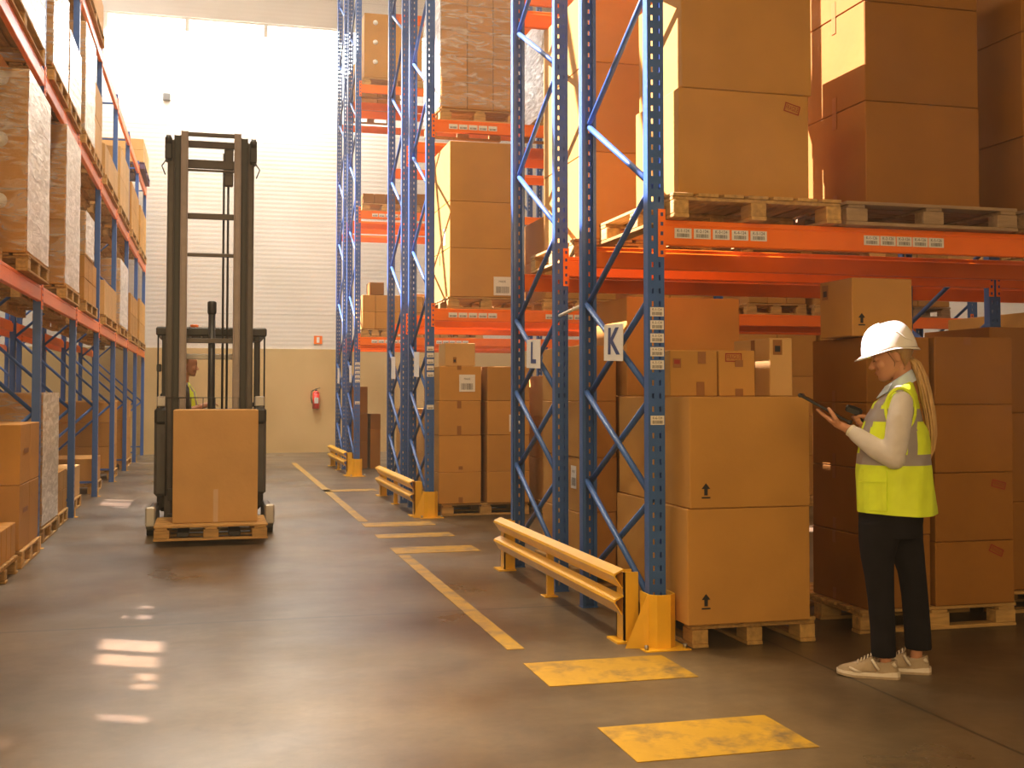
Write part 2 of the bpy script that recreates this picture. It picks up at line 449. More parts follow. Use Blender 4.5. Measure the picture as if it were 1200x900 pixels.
ce.box(SX0, SX1, y, YB + .3, ZC, ZC + .12)
struct(ce.build('ceiling', 'ceiling_panel'))

# ------------------------------------------------------------------ lights
w = bpy.data.worlds.new('world'); SC.world = w; w.use_nodes = True
w.node_tree.nodes['Background'].inputs[0].default_value = (.85, .92, 1.0, 1); w.node_tree.nodes['Background'].inputs[1].default_value = 2.0
def light(kind, name, loc, rot, energy, col, size=None, sizey=None, spread=None):
    d = bpy.data.lights.new(name, kind); d.energy = energy; d.color = col
    if kind == 'AREA':
        d.shape = 'RECTANGLE'; d.size = size; d.size_y = sizey or size
        if spread: d.spread = spread
    o = bpy.data.objects.new(name, d); COL.objects.link(o); o.location = loc; o.rotation_euler = rot
    return o
s = light('SUN', 'sun_lamp', (0, 0, 20), (0, 0, 0), 34.0, (1.0, .80, .82)); s.data.angle = R(.3)
s.rotation_euler = SUN.to_track_quat('-Z', 'Y').to_euler()
for (ya, yb) in ROOF: light('AREA', 'skylight_lamp', ((SX0 + SX1) / 2, (ya + yb) / 2, ZC - .05), (0, 0, 0), 180, (1.0, .93, .80), 2.9, 3.8)
for (lx, ly, e, c) in ((-1.0, 3.2, 150, (1.0, .64, .28)), (.3, 8.6, 420, (1.0, .74, .42)), (.3, 15.6, 420, (1.0, .84, .60)), (.5, 23, 500, (1.0, .90, .76)),
                       (6.0, 10.8, 60, (1.0, .70, .36)), (6.5, 18.0, 150, (1.0, .80, .50))):
    light('AREA', 'overhead_fill_lamp', (lx, ly, 10.6), (0, 0, 0), e, c, .6, 2.2)  # added ambient fill from above, no fixtures stand here
light('AREA', 'front_fill_lamp', (-.6, YF + .1, 3.4), (R(90), 0, 0), 400, (1.0, .64, .27), 5.0, 4.0)  # added warm fill on camera-facing sides; the front wall has no door
light('AREA', 'window_lamp', (.9, YB - .05, 9.95), (R(62), 0, 0), 3600, (1.0, .95, .88), 6.4, 1.0)

sp = light('SPOT', 'floor_fill_spot', (.85, 5.0, 10.9), (0, 0, 0), 7500, (1.0, .80, .50)); sp.data.spot_size = R(23); sp.data.spot_blend = 1.0; sp.data.shadow_soft_size = .25  # added spot to brighten the middle of the aisle floor
# ------------------------------------------------------------------ racks
def post_mesh(h, name):
    """perforated upright: front plate with two columns of slots, two side webs, rear lips"""
    m = MB(); W = .05; T = .0035
    cols = ((-.027, -.015), (.015, .027))
    edges = [(-W, -.027), (-.015, .015), (.027, W)]
    for a, b in edges: m.box(a, b, 0, T, 0, h)
    n = int(h / .075)
    for (a, b) in cols:
        z = 0
        for i in range(n):
            zc = .06 + i * .075
            if zc + .03 > h: break
            m.box(a, b, 0, T, z, zc - .015); z = zc + .015
        m.box(a, b, 0, T, z, h)
    m.box(-W, -W + T, T, .07, 0, h); m.box(W - T, W, T, .07, 0, h)
    m.box(-W, -W + .022, .07 - T, .07, 0, h); m.box(W - .022, W, .07 - T, .07, 0, h)
    m.box(-.055, .055, -.004, .074, 0, .008)
    return m.mesh(name, 'blue_paint')
_pm = {}
def connector(m, x, y, z, side, sgn):
    """slotted end plate of a beam on the face of an upright; side = which way the beam goes"""
    x0, x1 = (x + .012, x + .056) if side > 0 else (x - .056, x - .012)
    ya, yb = (y - .006, y - .0005) if sgn > 0 else (y + .0005, y + .006)
    m.box(x0, x1, ya, yb, z - .215, z + .06, mi=0)
    xc = (x0 + x1) / 2; yy = ya - .0012 if sgn > 0 else yb
    for k in range(5):
        zc = z - .19 + k * .055
        m.box(xc - .008, xc + .008, yy, yy + .0012, zc - .011, zc + .011, mi=1)
def rack(name, label, origin, rz, frames, depth, levels, h, low_x=True, step=.6, rear_only_levels=None, lab_cols=()):
    root = empty(name, origin, rz); tag(root, label, 'pallet rack')
    if h not in _pm: _pm[h] = post_mesh(h, 'upright')
    posts = []
    for fx in frames:
        p = link('upright', _pm[h], root, (fx, 0, 0)); posts.append(p)
        q = link('upright', _pm[h], root, (fx, depth, 0), (0, 0, PI))
        # braces
        y0, y1 = .055, depth - .055
        if low_x: nodes = [.25, .85, 1.44, 2.03]; z = 2.03
        else: nodes = []; z = .3
        def brace(za, zb, a, b, dx):
            MB().tube([(fx + dx, a, za), (fx + dx, b, zb)], .019, 8).build('brace', 'blue_paint', root)
        if low_x:
            for i in range(3):
                brace(nodes[i], nodes[i + 1], y0, y1, -.02); brace(nodes[i + 1], nodes[i], y0, y1, .02)
        side = 0 if low_x else 1
        a, b = y1, y0
        if not low_x:
            MB().bar((fx, y0, .2), (fx, y1, .2), .03, .03).build('brace', 'blue_paint', root)
        while z + step < h - .1:
            brace(z, z + step, a, b, 0); a, b = b, a; z += step
        MB().bar((fx, y0, h - .15), (fx, y1, h - .15), .03, .03).build('brace', 'blue_paint', root)
    beams = []
    for z in levels:
        for i in range(len(frames) - 1):
            a, b = frames[i], frames[i + 1]
            for sgn, yy in ((1, 0), (-1, depth)):
                m = MB()
                ya, yb = (yy - .002, yy + .045) if sgn > 0 else (yy - .045, yy + .002)
                m.bbox(a + .051, b - .051, ya, yb, z - .145, z - .028, .006); m.bbox(a + .051, b - .051, (ya if sgn > 0 else ya + .018), (yb - .018 if sgn > 0 else yb), z - .030, z, .004)
                connector(m, a, yy, z, 1, sgn); connector(m, b, yy, z, -1, sgn)
                beams.append((z, i, sgn, m.build('beam', ['orange_paint', 'ink_blue'], root)))
    return root, beams, posts
DEP = 1.27
FX = [2.45, 6.1, 9.75]
LV = [2.42, 4.64, 6.87]
def cross(name_y, label, nfr, levels=LV, h=10.6):
    return rack('pallet_rack', label, (0, name_y, 0), 0, FX[:nfr], DEP, levels, h)
rK, bK, pK = cross(6.14, 'nearest blue and orange pallet rack, carrying the K sign on its end frame', 3)
rL, bL, pL = cross(7.98, 'blue and orange pallet rack with the L sign, back to back behind the K rack', 3)
rM, bM, pM = cross(13.18, 'front rack of the middle pair across the aisle from the L sign', 3)
rN, bN, pN = cross(14.98, 'rear rack of the middle back to back pair', 3)
rO, bO, pO = cross(20.10, 'front rack of the farthest pair, near the fire extinguisher', 3)
rP, bP, pP = cross(21.98, 'rear rack of the farthest pair, closest to the back wall', 2)

LY = [8.6, 11.4, 14.2, 17.0, 19.8, 22.6, 25.4, 28.2]
LLV = [2.42, 4.42, 6.22]
rA, bA, pA = rack('pallet_rack', 'long blue rack lining the left side of the main aisle beside the forklift', (-1.53, 0, 0), PI / 2, LY, 1.15, LLV, 6.34, False, .95)
rB, bB, pB = rack('pallet_rack', 'second long blue rack standing behind the rack that lines the left aisle', (-2.95, 0, 0), PI / 2, LY[1:7], 1.15, LLV, 6.34, False, .95)

# location labels
def beam_labels(beam, x0, n, pitch, z, words_):
    for k in range(n):
        m = MB(); label_mb(m, face_M('-y', (x0 + k * pitch, -.0035, z)), .105, .058, words_[k], .026)
        o = m.build('barcode_label', ['paper', 'ink'], beam)
b0 = [o for (z, i, s_, o) in bK if z == LV[0] and i == 0 and s_ > 0][0]
beam_labels(b0, 2.615, 5, .119, 2.345, ['K-%d-124' % k for k in (1, 2, 3, 4, 5)])
beam_labels(b0, 3.835, 5, .111, 2.345, ['K-%d-126' % k for k in (1, 2, 3, 4, 5)])
for (bb, xs_) in ((bM, (2.72, 3.9, 5.1)), (bO, (2.75, 3.9))):
    for z in LV[:2]:
        o = [o for (zz, i, s_, o) in bb if zz == z and i == 0 and s_ > 0][0]
        for x in xs_:
            for k in range(5):
                m = MB(); label_mb(m, face_M('-y', (x + .119 * k, -.0035, z - .075)), .105, .058, None, .02)
                m.build('barcode_label', ['paper', 'ink'], o)
for (pp, zs_) in ((pK, (1.89, 1.815, 1.74, 1.662, 1.587, 1.272)), (pM, (1.95, 1.875, 1.80, 1.725, 1.65, 1.27)), (pO, (1.95, 1.875, 1.80, 1.725, 1.65, 1.27))):
    for z in zs_:
        m = MB(); label_mb(m, face_M('-y', (0.003, -.002, z)), .082, .052, 'K-%d-124' % (zs_.index(z) + 1) if pp is pK else None, .02)
        m.build('barcode_label', ['paper', 'ink'], pp[0])
# row letter boards on the end frames
def board(root, y0, y1, z0, z1, letter, lab):
    m = MB(); yc, zc = (y0 + y1) / 2, (z0 + z1) / 2
    M = face_M('-x', (2.385, yc, zc), R(-2))
    m.box(-(y1 - y0) / 2, (y1 - y0) / 2, -(z1 - z0) / 2, (z1 - z0) / 2, -.004, .0, M, 0)
    if letter:
        vs_, fs_ = text_geo(letter, .225, 1.45, .006); m.add(vs_, fs_, M @ Matrix.Translation((0, 0, .0015)), 1)
    oy = root.location.y
    for v in m.v: v.y -= oy
    o = m.build('letter_board', ['paper', 'ink_blue'], root); o['label'] = lab
board(rK, 6.52, 6.86, 1.625, 1.85, 'K', 'white board with a blue letter K')
board(rL, 8.32, 8.70, 1.62, 1.84, 'L', 'white board with a blue letter L')
for (rt, yy) in ((rM, 13.56), (rN, 15.4), (rO, 20.4), (rP, 22.4)):
    board(rt, yy, yy + .34, 1.63, 1.93, None, 'blank looking white row board')
MB().tube([(2.42, 7.43, 2.02), (2.42, 7.93, 1.985)], .012, 6).build('tie_bar', 'paper_cream', rK, (0, -6.14, 0))

# guard rails and upright protectors at each back to back pair
def guard(y0, y1, label):
    g = empty('guard_rail', (2.29, (y0 + y1) / 2, 0)); tag(g, label, 'guard rail', 'yellow rack end guards')
    hy = (y1 - y0) / 2
    for s_ in (-1, 1):
        m = MB()
        yy = s_ * (hy - .06)
        m.box(.0, .012, yy - .06, yy + .06, .0, .40); m.box(.0, .09, yy - .06, yy - .05, 0, .40); m.box(.0, .09, yy + .05, yy + .06, 0, .40)
        m.box(-.05, .093, yy - .09, yy + .09, 0, .012)
        m.build('post', 'yellow_paint', g)
    MB().box(.0, .05, .1, .13, 0, .33).bbox(-.03, .07, .06, .17, 0, .01, .003).build('post', 'yellow_paint', g)
    for zc in (.365, .215):
        m = MB()    # folded W section: sloping top flange, sloping lower flange
        prof = [(.0, zc + .055), (-.055, zc + .03), (-.060, zc + .015), (-.012, zc - .055), (-.004, zc - .055), (-.05, zc + .012), (-.046, zc + .024), (.0, zc + .047)]
        r0 = [(x, -hy, z) for x, z in prof]; r1 = [(x, hy, z) for x, z in prof]
        m.loft([r0, r1], smooth=False)
        m.build('rail', 'yellow_paint', g)
def protector(x, y, label):
    m = MB()
    pts = [(-.075, .10), (-.075, -.035), (-.04, -.075), (.04, -.075), (.085, -.03), (.085, .08)]
    inn = [(px * .93, py * .93) for px, py in pts]
    h = .30
    r = [[(a, b, z) for a, b in pts] + [(a, b, z) for a, b in inn[::-1]] for z in (0, h)]
    m.loft(r, smooth=False)
    m.add([(-.075, .09, 0), (-.075, -.03, 0), (-.075, -.03, .30), (-.20, -.0, 0), (-.081, .09, 0), (-.081, -.03, 0), (-.081, -.03, .30), (-.20, .006, 0)],
          [(0, 1, 2), (4, 6, 5), (1, 3, 2), (5, 6, 7)])
    m.box(-.13, .14, -.13, -.045, 0, .006); m.box(.08, .14, -.045, .10, 0, .006)
    o = m.build('upright_protector', 'yellow_paint', None, (x, y, 0)); tag(o, label, 'post guard', 'yellow upright protectors')
    for (bx, by) in ((-.11, -.09), (.12, -.09)):
        MB().tube([(bx, by, .006), (bx, by, .03)], .012, 6).build('bolt', 'steel', o)
for (ya, nm, nm2) in ((6.14, 'nearest yellow steel guard rail, along the K and L rack ends', 'yellow post guard at the foot of the K rack corner upright'),
                      (13.18, 'yellow guard rail at the end of the middle rack pair', 'yellow post guard at the middle rack pair corner'),
                      (20.10, 'farthest yellow guard rail, at the rack pair nearest the back wall', 'farthest yellow post guard, at the rack pair nearest the back wall')):
    guard(ya + .12, ya + 3.02, nm); protector(2.45, ya - .02, nm2)
for y_ in LY[1:7]:
    m = MB(); m.box(-.004, .0, -.045, .045, 0, .11).box(.0, .03, -.045, .045, 0, .004)
    o = m.build('foot_guard', 'yellow_paint', None, (-1.515, y_, .001)); tag(o, 'small yellow foot guard on a left rack upright', 'post guard', 'left rack foot guards')
    # the guards run along a row of like uprights; each names the bay it stands at
    o['label'] = 'small yellow foot guard on the left rack, %s upright from the camera' % ['first', 'second', 'third', 'fourth', 'fifth', 'sixth'][LY.index(y_) - 1]

# dusty air of the hall
hz = bpy.data.materials.new('dusty_air'); hz.use_nodes = True
for n in list(hz.node_tree.nodes): hz.node_tree.nodes.remove(n)
_o = hz.node_tree.nodes.new('ShaderNodeOutputMaterial'); _v = hz.node_tree.nodes.new('ShaderNodeVolumeScatter')
_v.inputs['Color'].default_value = (1, .90, .74, 1); _v.inputs['Density'].default_value = .004; _v.inputs['Anisotropy'].default_value = .35
hz.node_tree.links.new(_v.outputs[0], _o.inputs['Volume']); MATS['dusty_air'] = hz
dz = MB().box(XL - .8, XR + .8, YF - .8, YB + .8, -.6, ZC + .6).build('haze', 'dusty_air'); tag(dz, 'warm dusty haze filling the hall', 'haze', kind='structure')
# ------------------------------------------------------------------ pallets
_pal = {}
def pallet(x0, x1, y0, y1, z0, run, label, parts=True, m='wood', group='wooden pallets'):
    """run = direction of the deck boards and skids; nine blocks, three cross boards under the deck"""
    lx, ly = x1 - x0, y1 - y0
    swap = (run == 'y')
    L_, W_ = (ly, lx) if swap else (lx, ly)
    key = (round(L_, 3), round(W_, 3), m, parts)
    root_loc = ((x0 + x1) / 2, (y0 + y1) / 2, z0)
    rz = PI / 2 if swap else 0
    if key not in _pal:
        P_ = []
        rnd = random.Random(int(L_ * 1000 + W_ * 77))
        n = 7 if W_ > .9 else 5; bw = W_ / (n + (n - 1) * .24)
        for k in range(n):
            yc = -W_ / 2 + bw / 2 + k * (W_ - bw) / (n - 1)
            P_.append(('deck_board', MB().bbox(-L_ / 2 + rnd.uniform(0, .006), L_ / 2 - rnd.uniform(0, .006), yc - bw / 2, yc + bw / 2, .122, .142, .003)))
        for xc in (-L_ / 2 + .07, 0, L_ / 2 - .07):
            P_.append(('cross_board', MB().bbox(xc - .055, xc + .055, -W_ / 2, W_ / 2, .101, .121, .003)))
        for xc in (-L_ / 2 + .075, 0, L_ / 2 - .075):
            for yc in (-W_ / 2 + .05, 0, W_ / 2 - .05):
                P_.append(('block', MB().bbox(xc - .07, xc + .07, yc - .048, yc + .048, .0225, .1005, .004)))
        for yc in (-W_ / 2 + .05, 0, W_ / 2 - .05):
            P_.append(('skid', MB().bbox(-L_ / 2, L_ / 2, yc - .048, yc + .048, .001, .022, .003)))
        if parts: _pal[key] = [(n_, b_.mesh(n_, m)) for n_, b_ in P_]
        else:
            big = MB()
            for n_, b_ in P_: big.add(b_.v, b_.f)
            _pal[key] = big.mesh('pallet', m)
    if parts:
        root = empty('pallet', root_loc, rz)
        for n_, me in _pal[key]: link(n_, me, root)
    else:
        root = link('pallet', _pal[key], None, root_loc, (0, 0, rz))
    tag(root, label, 'pallet', group)
    return root

# ------------------------------------------------------------------ cartons
def arrow_mb(mb, M, h):
    w = h * .62
    mb.add([(-w / 2, h * .12, 0), (w / 2, h * .12, 0), (0, h * .5, 0), (-w * .2, h * .12, 0), (w * .2, h * .12, 0), (w * .2, -h * .3, 0), (-w * .2, -h * .3, 0),
            (-w * .5, -h * .40, 0), (w * .5, -h * .40, 0), (w * .5, -h * .5, 0), (-w * .5, -h * .5, 0)],
           [(0, 1, 2), (3, 6, 5, 4), (7, 10, 9, 8)], M)
def feature(o, org, ext, f):
    """f = (kind, face, along, z, w, h, roll); positions in world space"""
    kind, face, a, z, w_, h_ = f[:6]; roll = f[6] if len(f) > 6 else 0
    (x0, x1, y0, y1) = ext; e = .0018
    pos = {'-y': (a, y0 - e, z), '+y': (a, y1 + e, z), '-x': (x0 - e, a, z), '+x': (x1 + e, a, z)}[face]
    pos = Vector(pos) - Vector(org); M = face_M(face, pos, roll)
    mb = MB()
    if kind in ('tape', 'tape_light'):
        mb.box(-w_ / 2, w_ / 2, -h_ / 2, h_ / 2, -.001, .0006, M); mb.build('tape', kind, o)
    elif kind == 'arrow':
        arrow_mb(mb, M, h_); mb.build('arrow_mark', 'ink', o)
    elif kind == 'stamp':
        t = .006
        for (a0, a1, b0_, b1_) in ((-w_ / 2, w_ / 2, h_ / 2 - t, h_ / 2), (-w_ / 2, w_ / 2, -h_ / 2, -h_ / 2 + t), (-w_ / 2, -w_ / 2 + t, -h_ / 2, h_ / 2), (w_ / 2 - t, w_ / 2, -h_ / 2, h_ / 2)):
            mb.add([(a0, b0_, 0), (a1, b0_, 0), (a1, b1_, 0), (a0, b1_, 0)], [(0, 1, 2, 3)], M)
        v_, f_ = text_geo('FRAGILE', h_ * .72, .62 * w_ / h_ / 2.0 if w_ / h_ < 3 else .95)
        mb.add(v_, f_, M); mb.build('fragile_stamp', 'ink_red', o)
    elif kind == 'label':
        label_mb(mb, M, w_, h_, 'MADE', h_ * .16); mb.build('shipping_label', ['paper', 'ink'], o)
    elif kind == 'sticker':
        mb.box(-w_ / 2, w_ / 2, -h_ / 2, h_ / 2, -.001, .0004, M, 0)
        mb.box(-w_ * .3, w_ * .3, -h_ * .3, h_ * .1, .0004, .0008, M, 1); mb.build('printed_panel', ['tape', 'ink'], o)
    elif kind == 'print':
        mb.box(-w_ / 2, w_ / 2, -h_ / 2, h_ / 2, -.001, .0004, M, 0)
        mb.box(-w_ * .35, w_ * .35, -h_ * .1, h_ * .35, .0004, .0008, M, 1); mb.build('printed_panel', ['tape', 'ink_red'], o)
    elif kind == 'strap':
        mb.box(-w_ / 2, w_ / 2, -h_ / 2, h_ / 2, -.001, .002, M); mb.build('strap', 'strap', o)
    elif kind == 'seal':
        mb.tube([M @ Vector((0, 0, -.001)), M @ Vector((0, 0, .0008))], w_ / 2, 14); mb.build('round_seal', 'paper', o)
def carton(x0, x1, y0, y1, z0, z1, label, m='cardboard', group=None, feats=(), seam=True):
    rnd = random.Random(int(x0 * 971 + y0 * 131 + z0 * 53))
    cx, cy = (x0 + x1) / 2, (y0 + y1) / 2
    g = .0012
    b = MB(); r = .005
    b.bbox(x0 - cx, x1 - cx, y0 - cy, y1 - cy, g, z1 - z0 - g, r)
    j = .0025
    hx, hy = (x1 - x0) / 2, (y1 - y0) / 2
    # each corner leans a touch, inwards only, so packed cartons stay clear of each other
    lean = {(sx, sy, sz): (rnd.uniform(0, j), rnd.uniform(0, j)) for sx in (-1, 1) for sy in (-1, 1) for sz in (0, 1)}
    for v in b.v:
        k = (1 if v.x > 0 else -1, 1 if v.y > 0 else -1, 1 if v.z > (z1 - z0) / 2 else 0)
        v.x -= k[0] * lean[k][0]; v.y -= k[1] * lean[k][1]
    if seam:  # closed flaps meet along a fine groove on the top
        b.box(-hx + .01, hx - .01, -.0015, .0015, z1 - z0 - g - .001, z1 - z0 - g + .0004)
    o = b.build('carton', m, None, (cx, cy, z0))
    tag(o, label, 'box', group)
    for f in feats: feature(o, (cx, cy, z0), (x0, x1, y0, y1), f)
    return o
ORD = {1: ['only'], 2: ['bottom', 'top'], 3: ['bottom', 'middle', 'top'], 4: ['bottom', 'second', 'third', 'top'], 5: ['bottom', 'second', 'third', 'fourth', 'top'],
       6: ['bottom', 'second', 'third', 'fourth', 'fifth', 'top']}
def stack(x0, x1, y0, y1, zs, where, m='cardboard', group=None, feats=None, look='brown carton', looks=None, wob=.006):
    rnd = random.Random(int(x0 * 100 + y0 * 10))
    n = len(zs) - 1
    for k in range(n):
        dx = rnd.uniform(0, wob); dy = rnd.uniform(0, wob)
        lab = (looks or {}).get(k) or ('%s, %s of the %s' % (look, {'only': 'single one', 'second': 'second from bottom', 'third': 'third from bottom', 'fourth': 'fourth from bottom'}.get(ORD[n][k], ORD[n][k]), where))
        carton(x0 + dx, x1 - wob + dx, y0 + dy, y1 - wob + dy, zs[k], zs[k + 1], lab, m, group or 'cartons in the ' + where, (feats or {}).get(k, ()))

# K rack, floor level
pallet(2.61, 3.375, 6.02, 7.10, 0, 'y', 'wooden pallet under the two big arrow marked cartons beside the corner upright')
carton(2.545, 3.292, 5.93, 7.08, .144, .785, 'big lower carton with a black up arrow, on the pallet beside the K corner upright', group='big arrow cartons', feats=[('arrow', '-y', 2.652, .275, .06, .085)])
carton(2.560, 3.297, 5.93, 7.08, .786, 1.406, 'big upper carton with a black up arrow, carrying three small cartons', group='big arrow cartons', feats=[('arrow', '-y', 2.655, .885, .06, .085)])
carton(2.556, 2.855, 6.2, 6.5, 1.407, 1.676, 'small carton with two tape tabs on the big arrow carton, next to the corner upright', group='small cartons on the big carton',
       feats=[('tape', '-y', 2.755, 1.632, .05, .07), ('tape', '-y', 2.745, 1.452, .05, .08), ('print', '-y', 2.60, 1.60, .05, .055)])
carton(2.862, 3.095, 6.2, 6.5, 1.407, 1.678, 'small carton with a red FRAGILE stamp on top of the big arrow carton', group='small cartons on the big carton',
       feats=[('stamp', '-y', 2.955, 1.635, .105, .05), ('tape', '-y', 2.99, 1.43, .05, .045), ('tape', '-y', 2.99, 1.60, .05, .04)])
carton(3.215, 3.365, 6.25, 6.74, 1.407, 1.757, 'tall narrow carton with a dark printed panel, on the big arrow carton', 'cardboard_pale', group='small cartons on the big carton',
       feats=[('sticker', '-y', 3.265, 1.70, .06, .09), ('tape', '-x', 6.47, 1.58, .05, .34)])
pallet(3.72, 4.80, 6.12, 7.12, 0, 'x', 'low wooden pallet behind the legs of the standing woman')
for k, (a, b_) in enumerate(((.144, .577), (.577, .975), (.975, 1.369), (1.369, 1.765))):
    dx = (-.006, -.002, 0, .003)[k]
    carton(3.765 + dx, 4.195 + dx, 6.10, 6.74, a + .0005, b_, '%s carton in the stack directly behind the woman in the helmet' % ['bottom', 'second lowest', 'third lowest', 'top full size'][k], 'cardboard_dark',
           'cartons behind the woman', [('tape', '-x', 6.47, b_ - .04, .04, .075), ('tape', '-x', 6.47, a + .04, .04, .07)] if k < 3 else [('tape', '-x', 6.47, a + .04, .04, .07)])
carton(3.69, 4.10, 6.12, 6.50, 1.766, 2.118, 'small carton with a black up arrow, topmost, just above the white helmet', 'cardboard', 'cartons behind the woman',
       [('arrow', '-y', 3.752, 1.868, .05, .075), ('sticker', '-x', 6.43, 2.05, .07, .09)])
for k, (a, b_) in enumerate(((.144, .527), (.527, .943), (.943, 1.357), (1.357, 1.770))):
    fe = [[('stamp', '-y', 4.645, .467, .10, .045, R(-24))], [('stamp', '-y', 4.668, .868, .10, .045, R(-14))], [], [('tape', '-y', 4.46, 1.745, .05, .045)]][k]
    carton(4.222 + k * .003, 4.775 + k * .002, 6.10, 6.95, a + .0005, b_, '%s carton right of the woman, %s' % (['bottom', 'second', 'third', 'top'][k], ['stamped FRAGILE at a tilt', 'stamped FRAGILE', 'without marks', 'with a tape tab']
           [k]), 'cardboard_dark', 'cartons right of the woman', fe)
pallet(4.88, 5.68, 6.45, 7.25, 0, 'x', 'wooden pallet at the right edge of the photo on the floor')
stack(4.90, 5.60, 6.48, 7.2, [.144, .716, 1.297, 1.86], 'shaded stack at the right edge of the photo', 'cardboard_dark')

# K rack, first beam level
pallet(2.512, 3.575, 6.03, 7.32, 2.421, 'y', 'pale wooden pallet on the K rack beam next to the corner upright')
sh = MB().box(-.49, .49, -.60, .60, 0, .003).build('sun_block_sheet', 'cardboard', None, (3.035, 6.68, 2.5645)); tag(sh, 'added cardboard sheet blocking sun between the pale beam pallet and its very large cartons', 'sheet')  # sheet added to stop sun leaking through the deck gaps
carton(2.574, 3.402, 6.10, 6.79, 2.568, 3.183, 'very large carton with a red FRAGILE stamp on the first beam level', 'cardboard', 'very large cartons on the beam',
       [('stamp', '-y', 3.293, 3.10, .10, .055, R(-15))])
carton(2.597, 3.425, 6.10, 6.79, 3.184, 3.82, 'very large carton stacked on the FRAGILE stamped one beside the corner upright', 'cardboard', 'very large cartons on the beam')
pallet(3.615, 4.80, 6.05, 7.15, 2.421, 'x', 'dark pallet with violet blocks on the K rack beam above the woman', m='wood_grey')
for (xa, xb) in ((3.612, 3.76), (4.655, 4.803)):
    pass
for k, (a, b_) in enumerate(((2.565, 3.183), (3.184, 3.79), (3.791, 4.40))):
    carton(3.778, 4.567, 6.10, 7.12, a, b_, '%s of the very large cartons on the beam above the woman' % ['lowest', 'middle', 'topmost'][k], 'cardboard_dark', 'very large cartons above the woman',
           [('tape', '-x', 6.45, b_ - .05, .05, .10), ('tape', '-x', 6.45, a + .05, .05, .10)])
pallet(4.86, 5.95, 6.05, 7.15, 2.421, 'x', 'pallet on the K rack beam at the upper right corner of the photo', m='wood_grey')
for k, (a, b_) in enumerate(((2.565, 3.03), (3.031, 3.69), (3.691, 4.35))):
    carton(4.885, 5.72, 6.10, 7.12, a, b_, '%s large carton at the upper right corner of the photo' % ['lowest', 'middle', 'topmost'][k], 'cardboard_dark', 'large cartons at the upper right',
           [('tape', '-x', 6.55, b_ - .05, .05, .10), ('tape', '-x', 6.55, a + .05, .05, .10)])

# L rack
pallet(2.58, 3.86, 8.08, 9.18, 0, 'x', 'wooden pallet on the floor inside the L rack end bay')
stack(2.625, 2.925, 8.12, 9.10, [.144, .545, .949, 1.367, 1.785], 'narrow stack behind the L sign', 'cardboard', feats={1: [('label', '-x', 8.26, .80, .13, .17)]})
for k, (a, b_) in enumerate(((.144, .681), (.682, 1.408), (1.409, 2.144))):
    carton(2.965, 3.877, 8.02, 9.08, a, b_, '%s carton of the wide stack seen through the K end frame' % ['bottom', 'middle', 'top'][k], 'cardboard', 'wide cartons in the L rack')
pallet(2.56, 3.66, 8.02, 9.22, 2.421, 'y', 'wooden pallet on the L rack beam beside its end frame')
for k, (a, b_) in enumerate(((2.565, 3.212), (3.213, 3.881), (3.882, 4.45))):
    carton(2.665, 3.62, 8.02, 9.18, a, b_, '%s large carton on the first beam of the L rack, side lit by sun' % ['lowest', 'middle', 'topmost'][k], 'cardboard', 'large cartons on the L rack beam',
           [('tape', '-x', 8.6, b_ - .06, .05, .11), ('tape', '-x', 8.6, a + .06, .05, .11)])
pallet(3.9, 5.0, 8.02, 9.15, 2.421, 'y', 'wooden pallet on the L rack beam behind the carton above the woman', parts=False)
stack(3.95, 4.85, 8.05, 9.12, [2.565, 3.2, 3.85], 'large stack on the L rack beam')

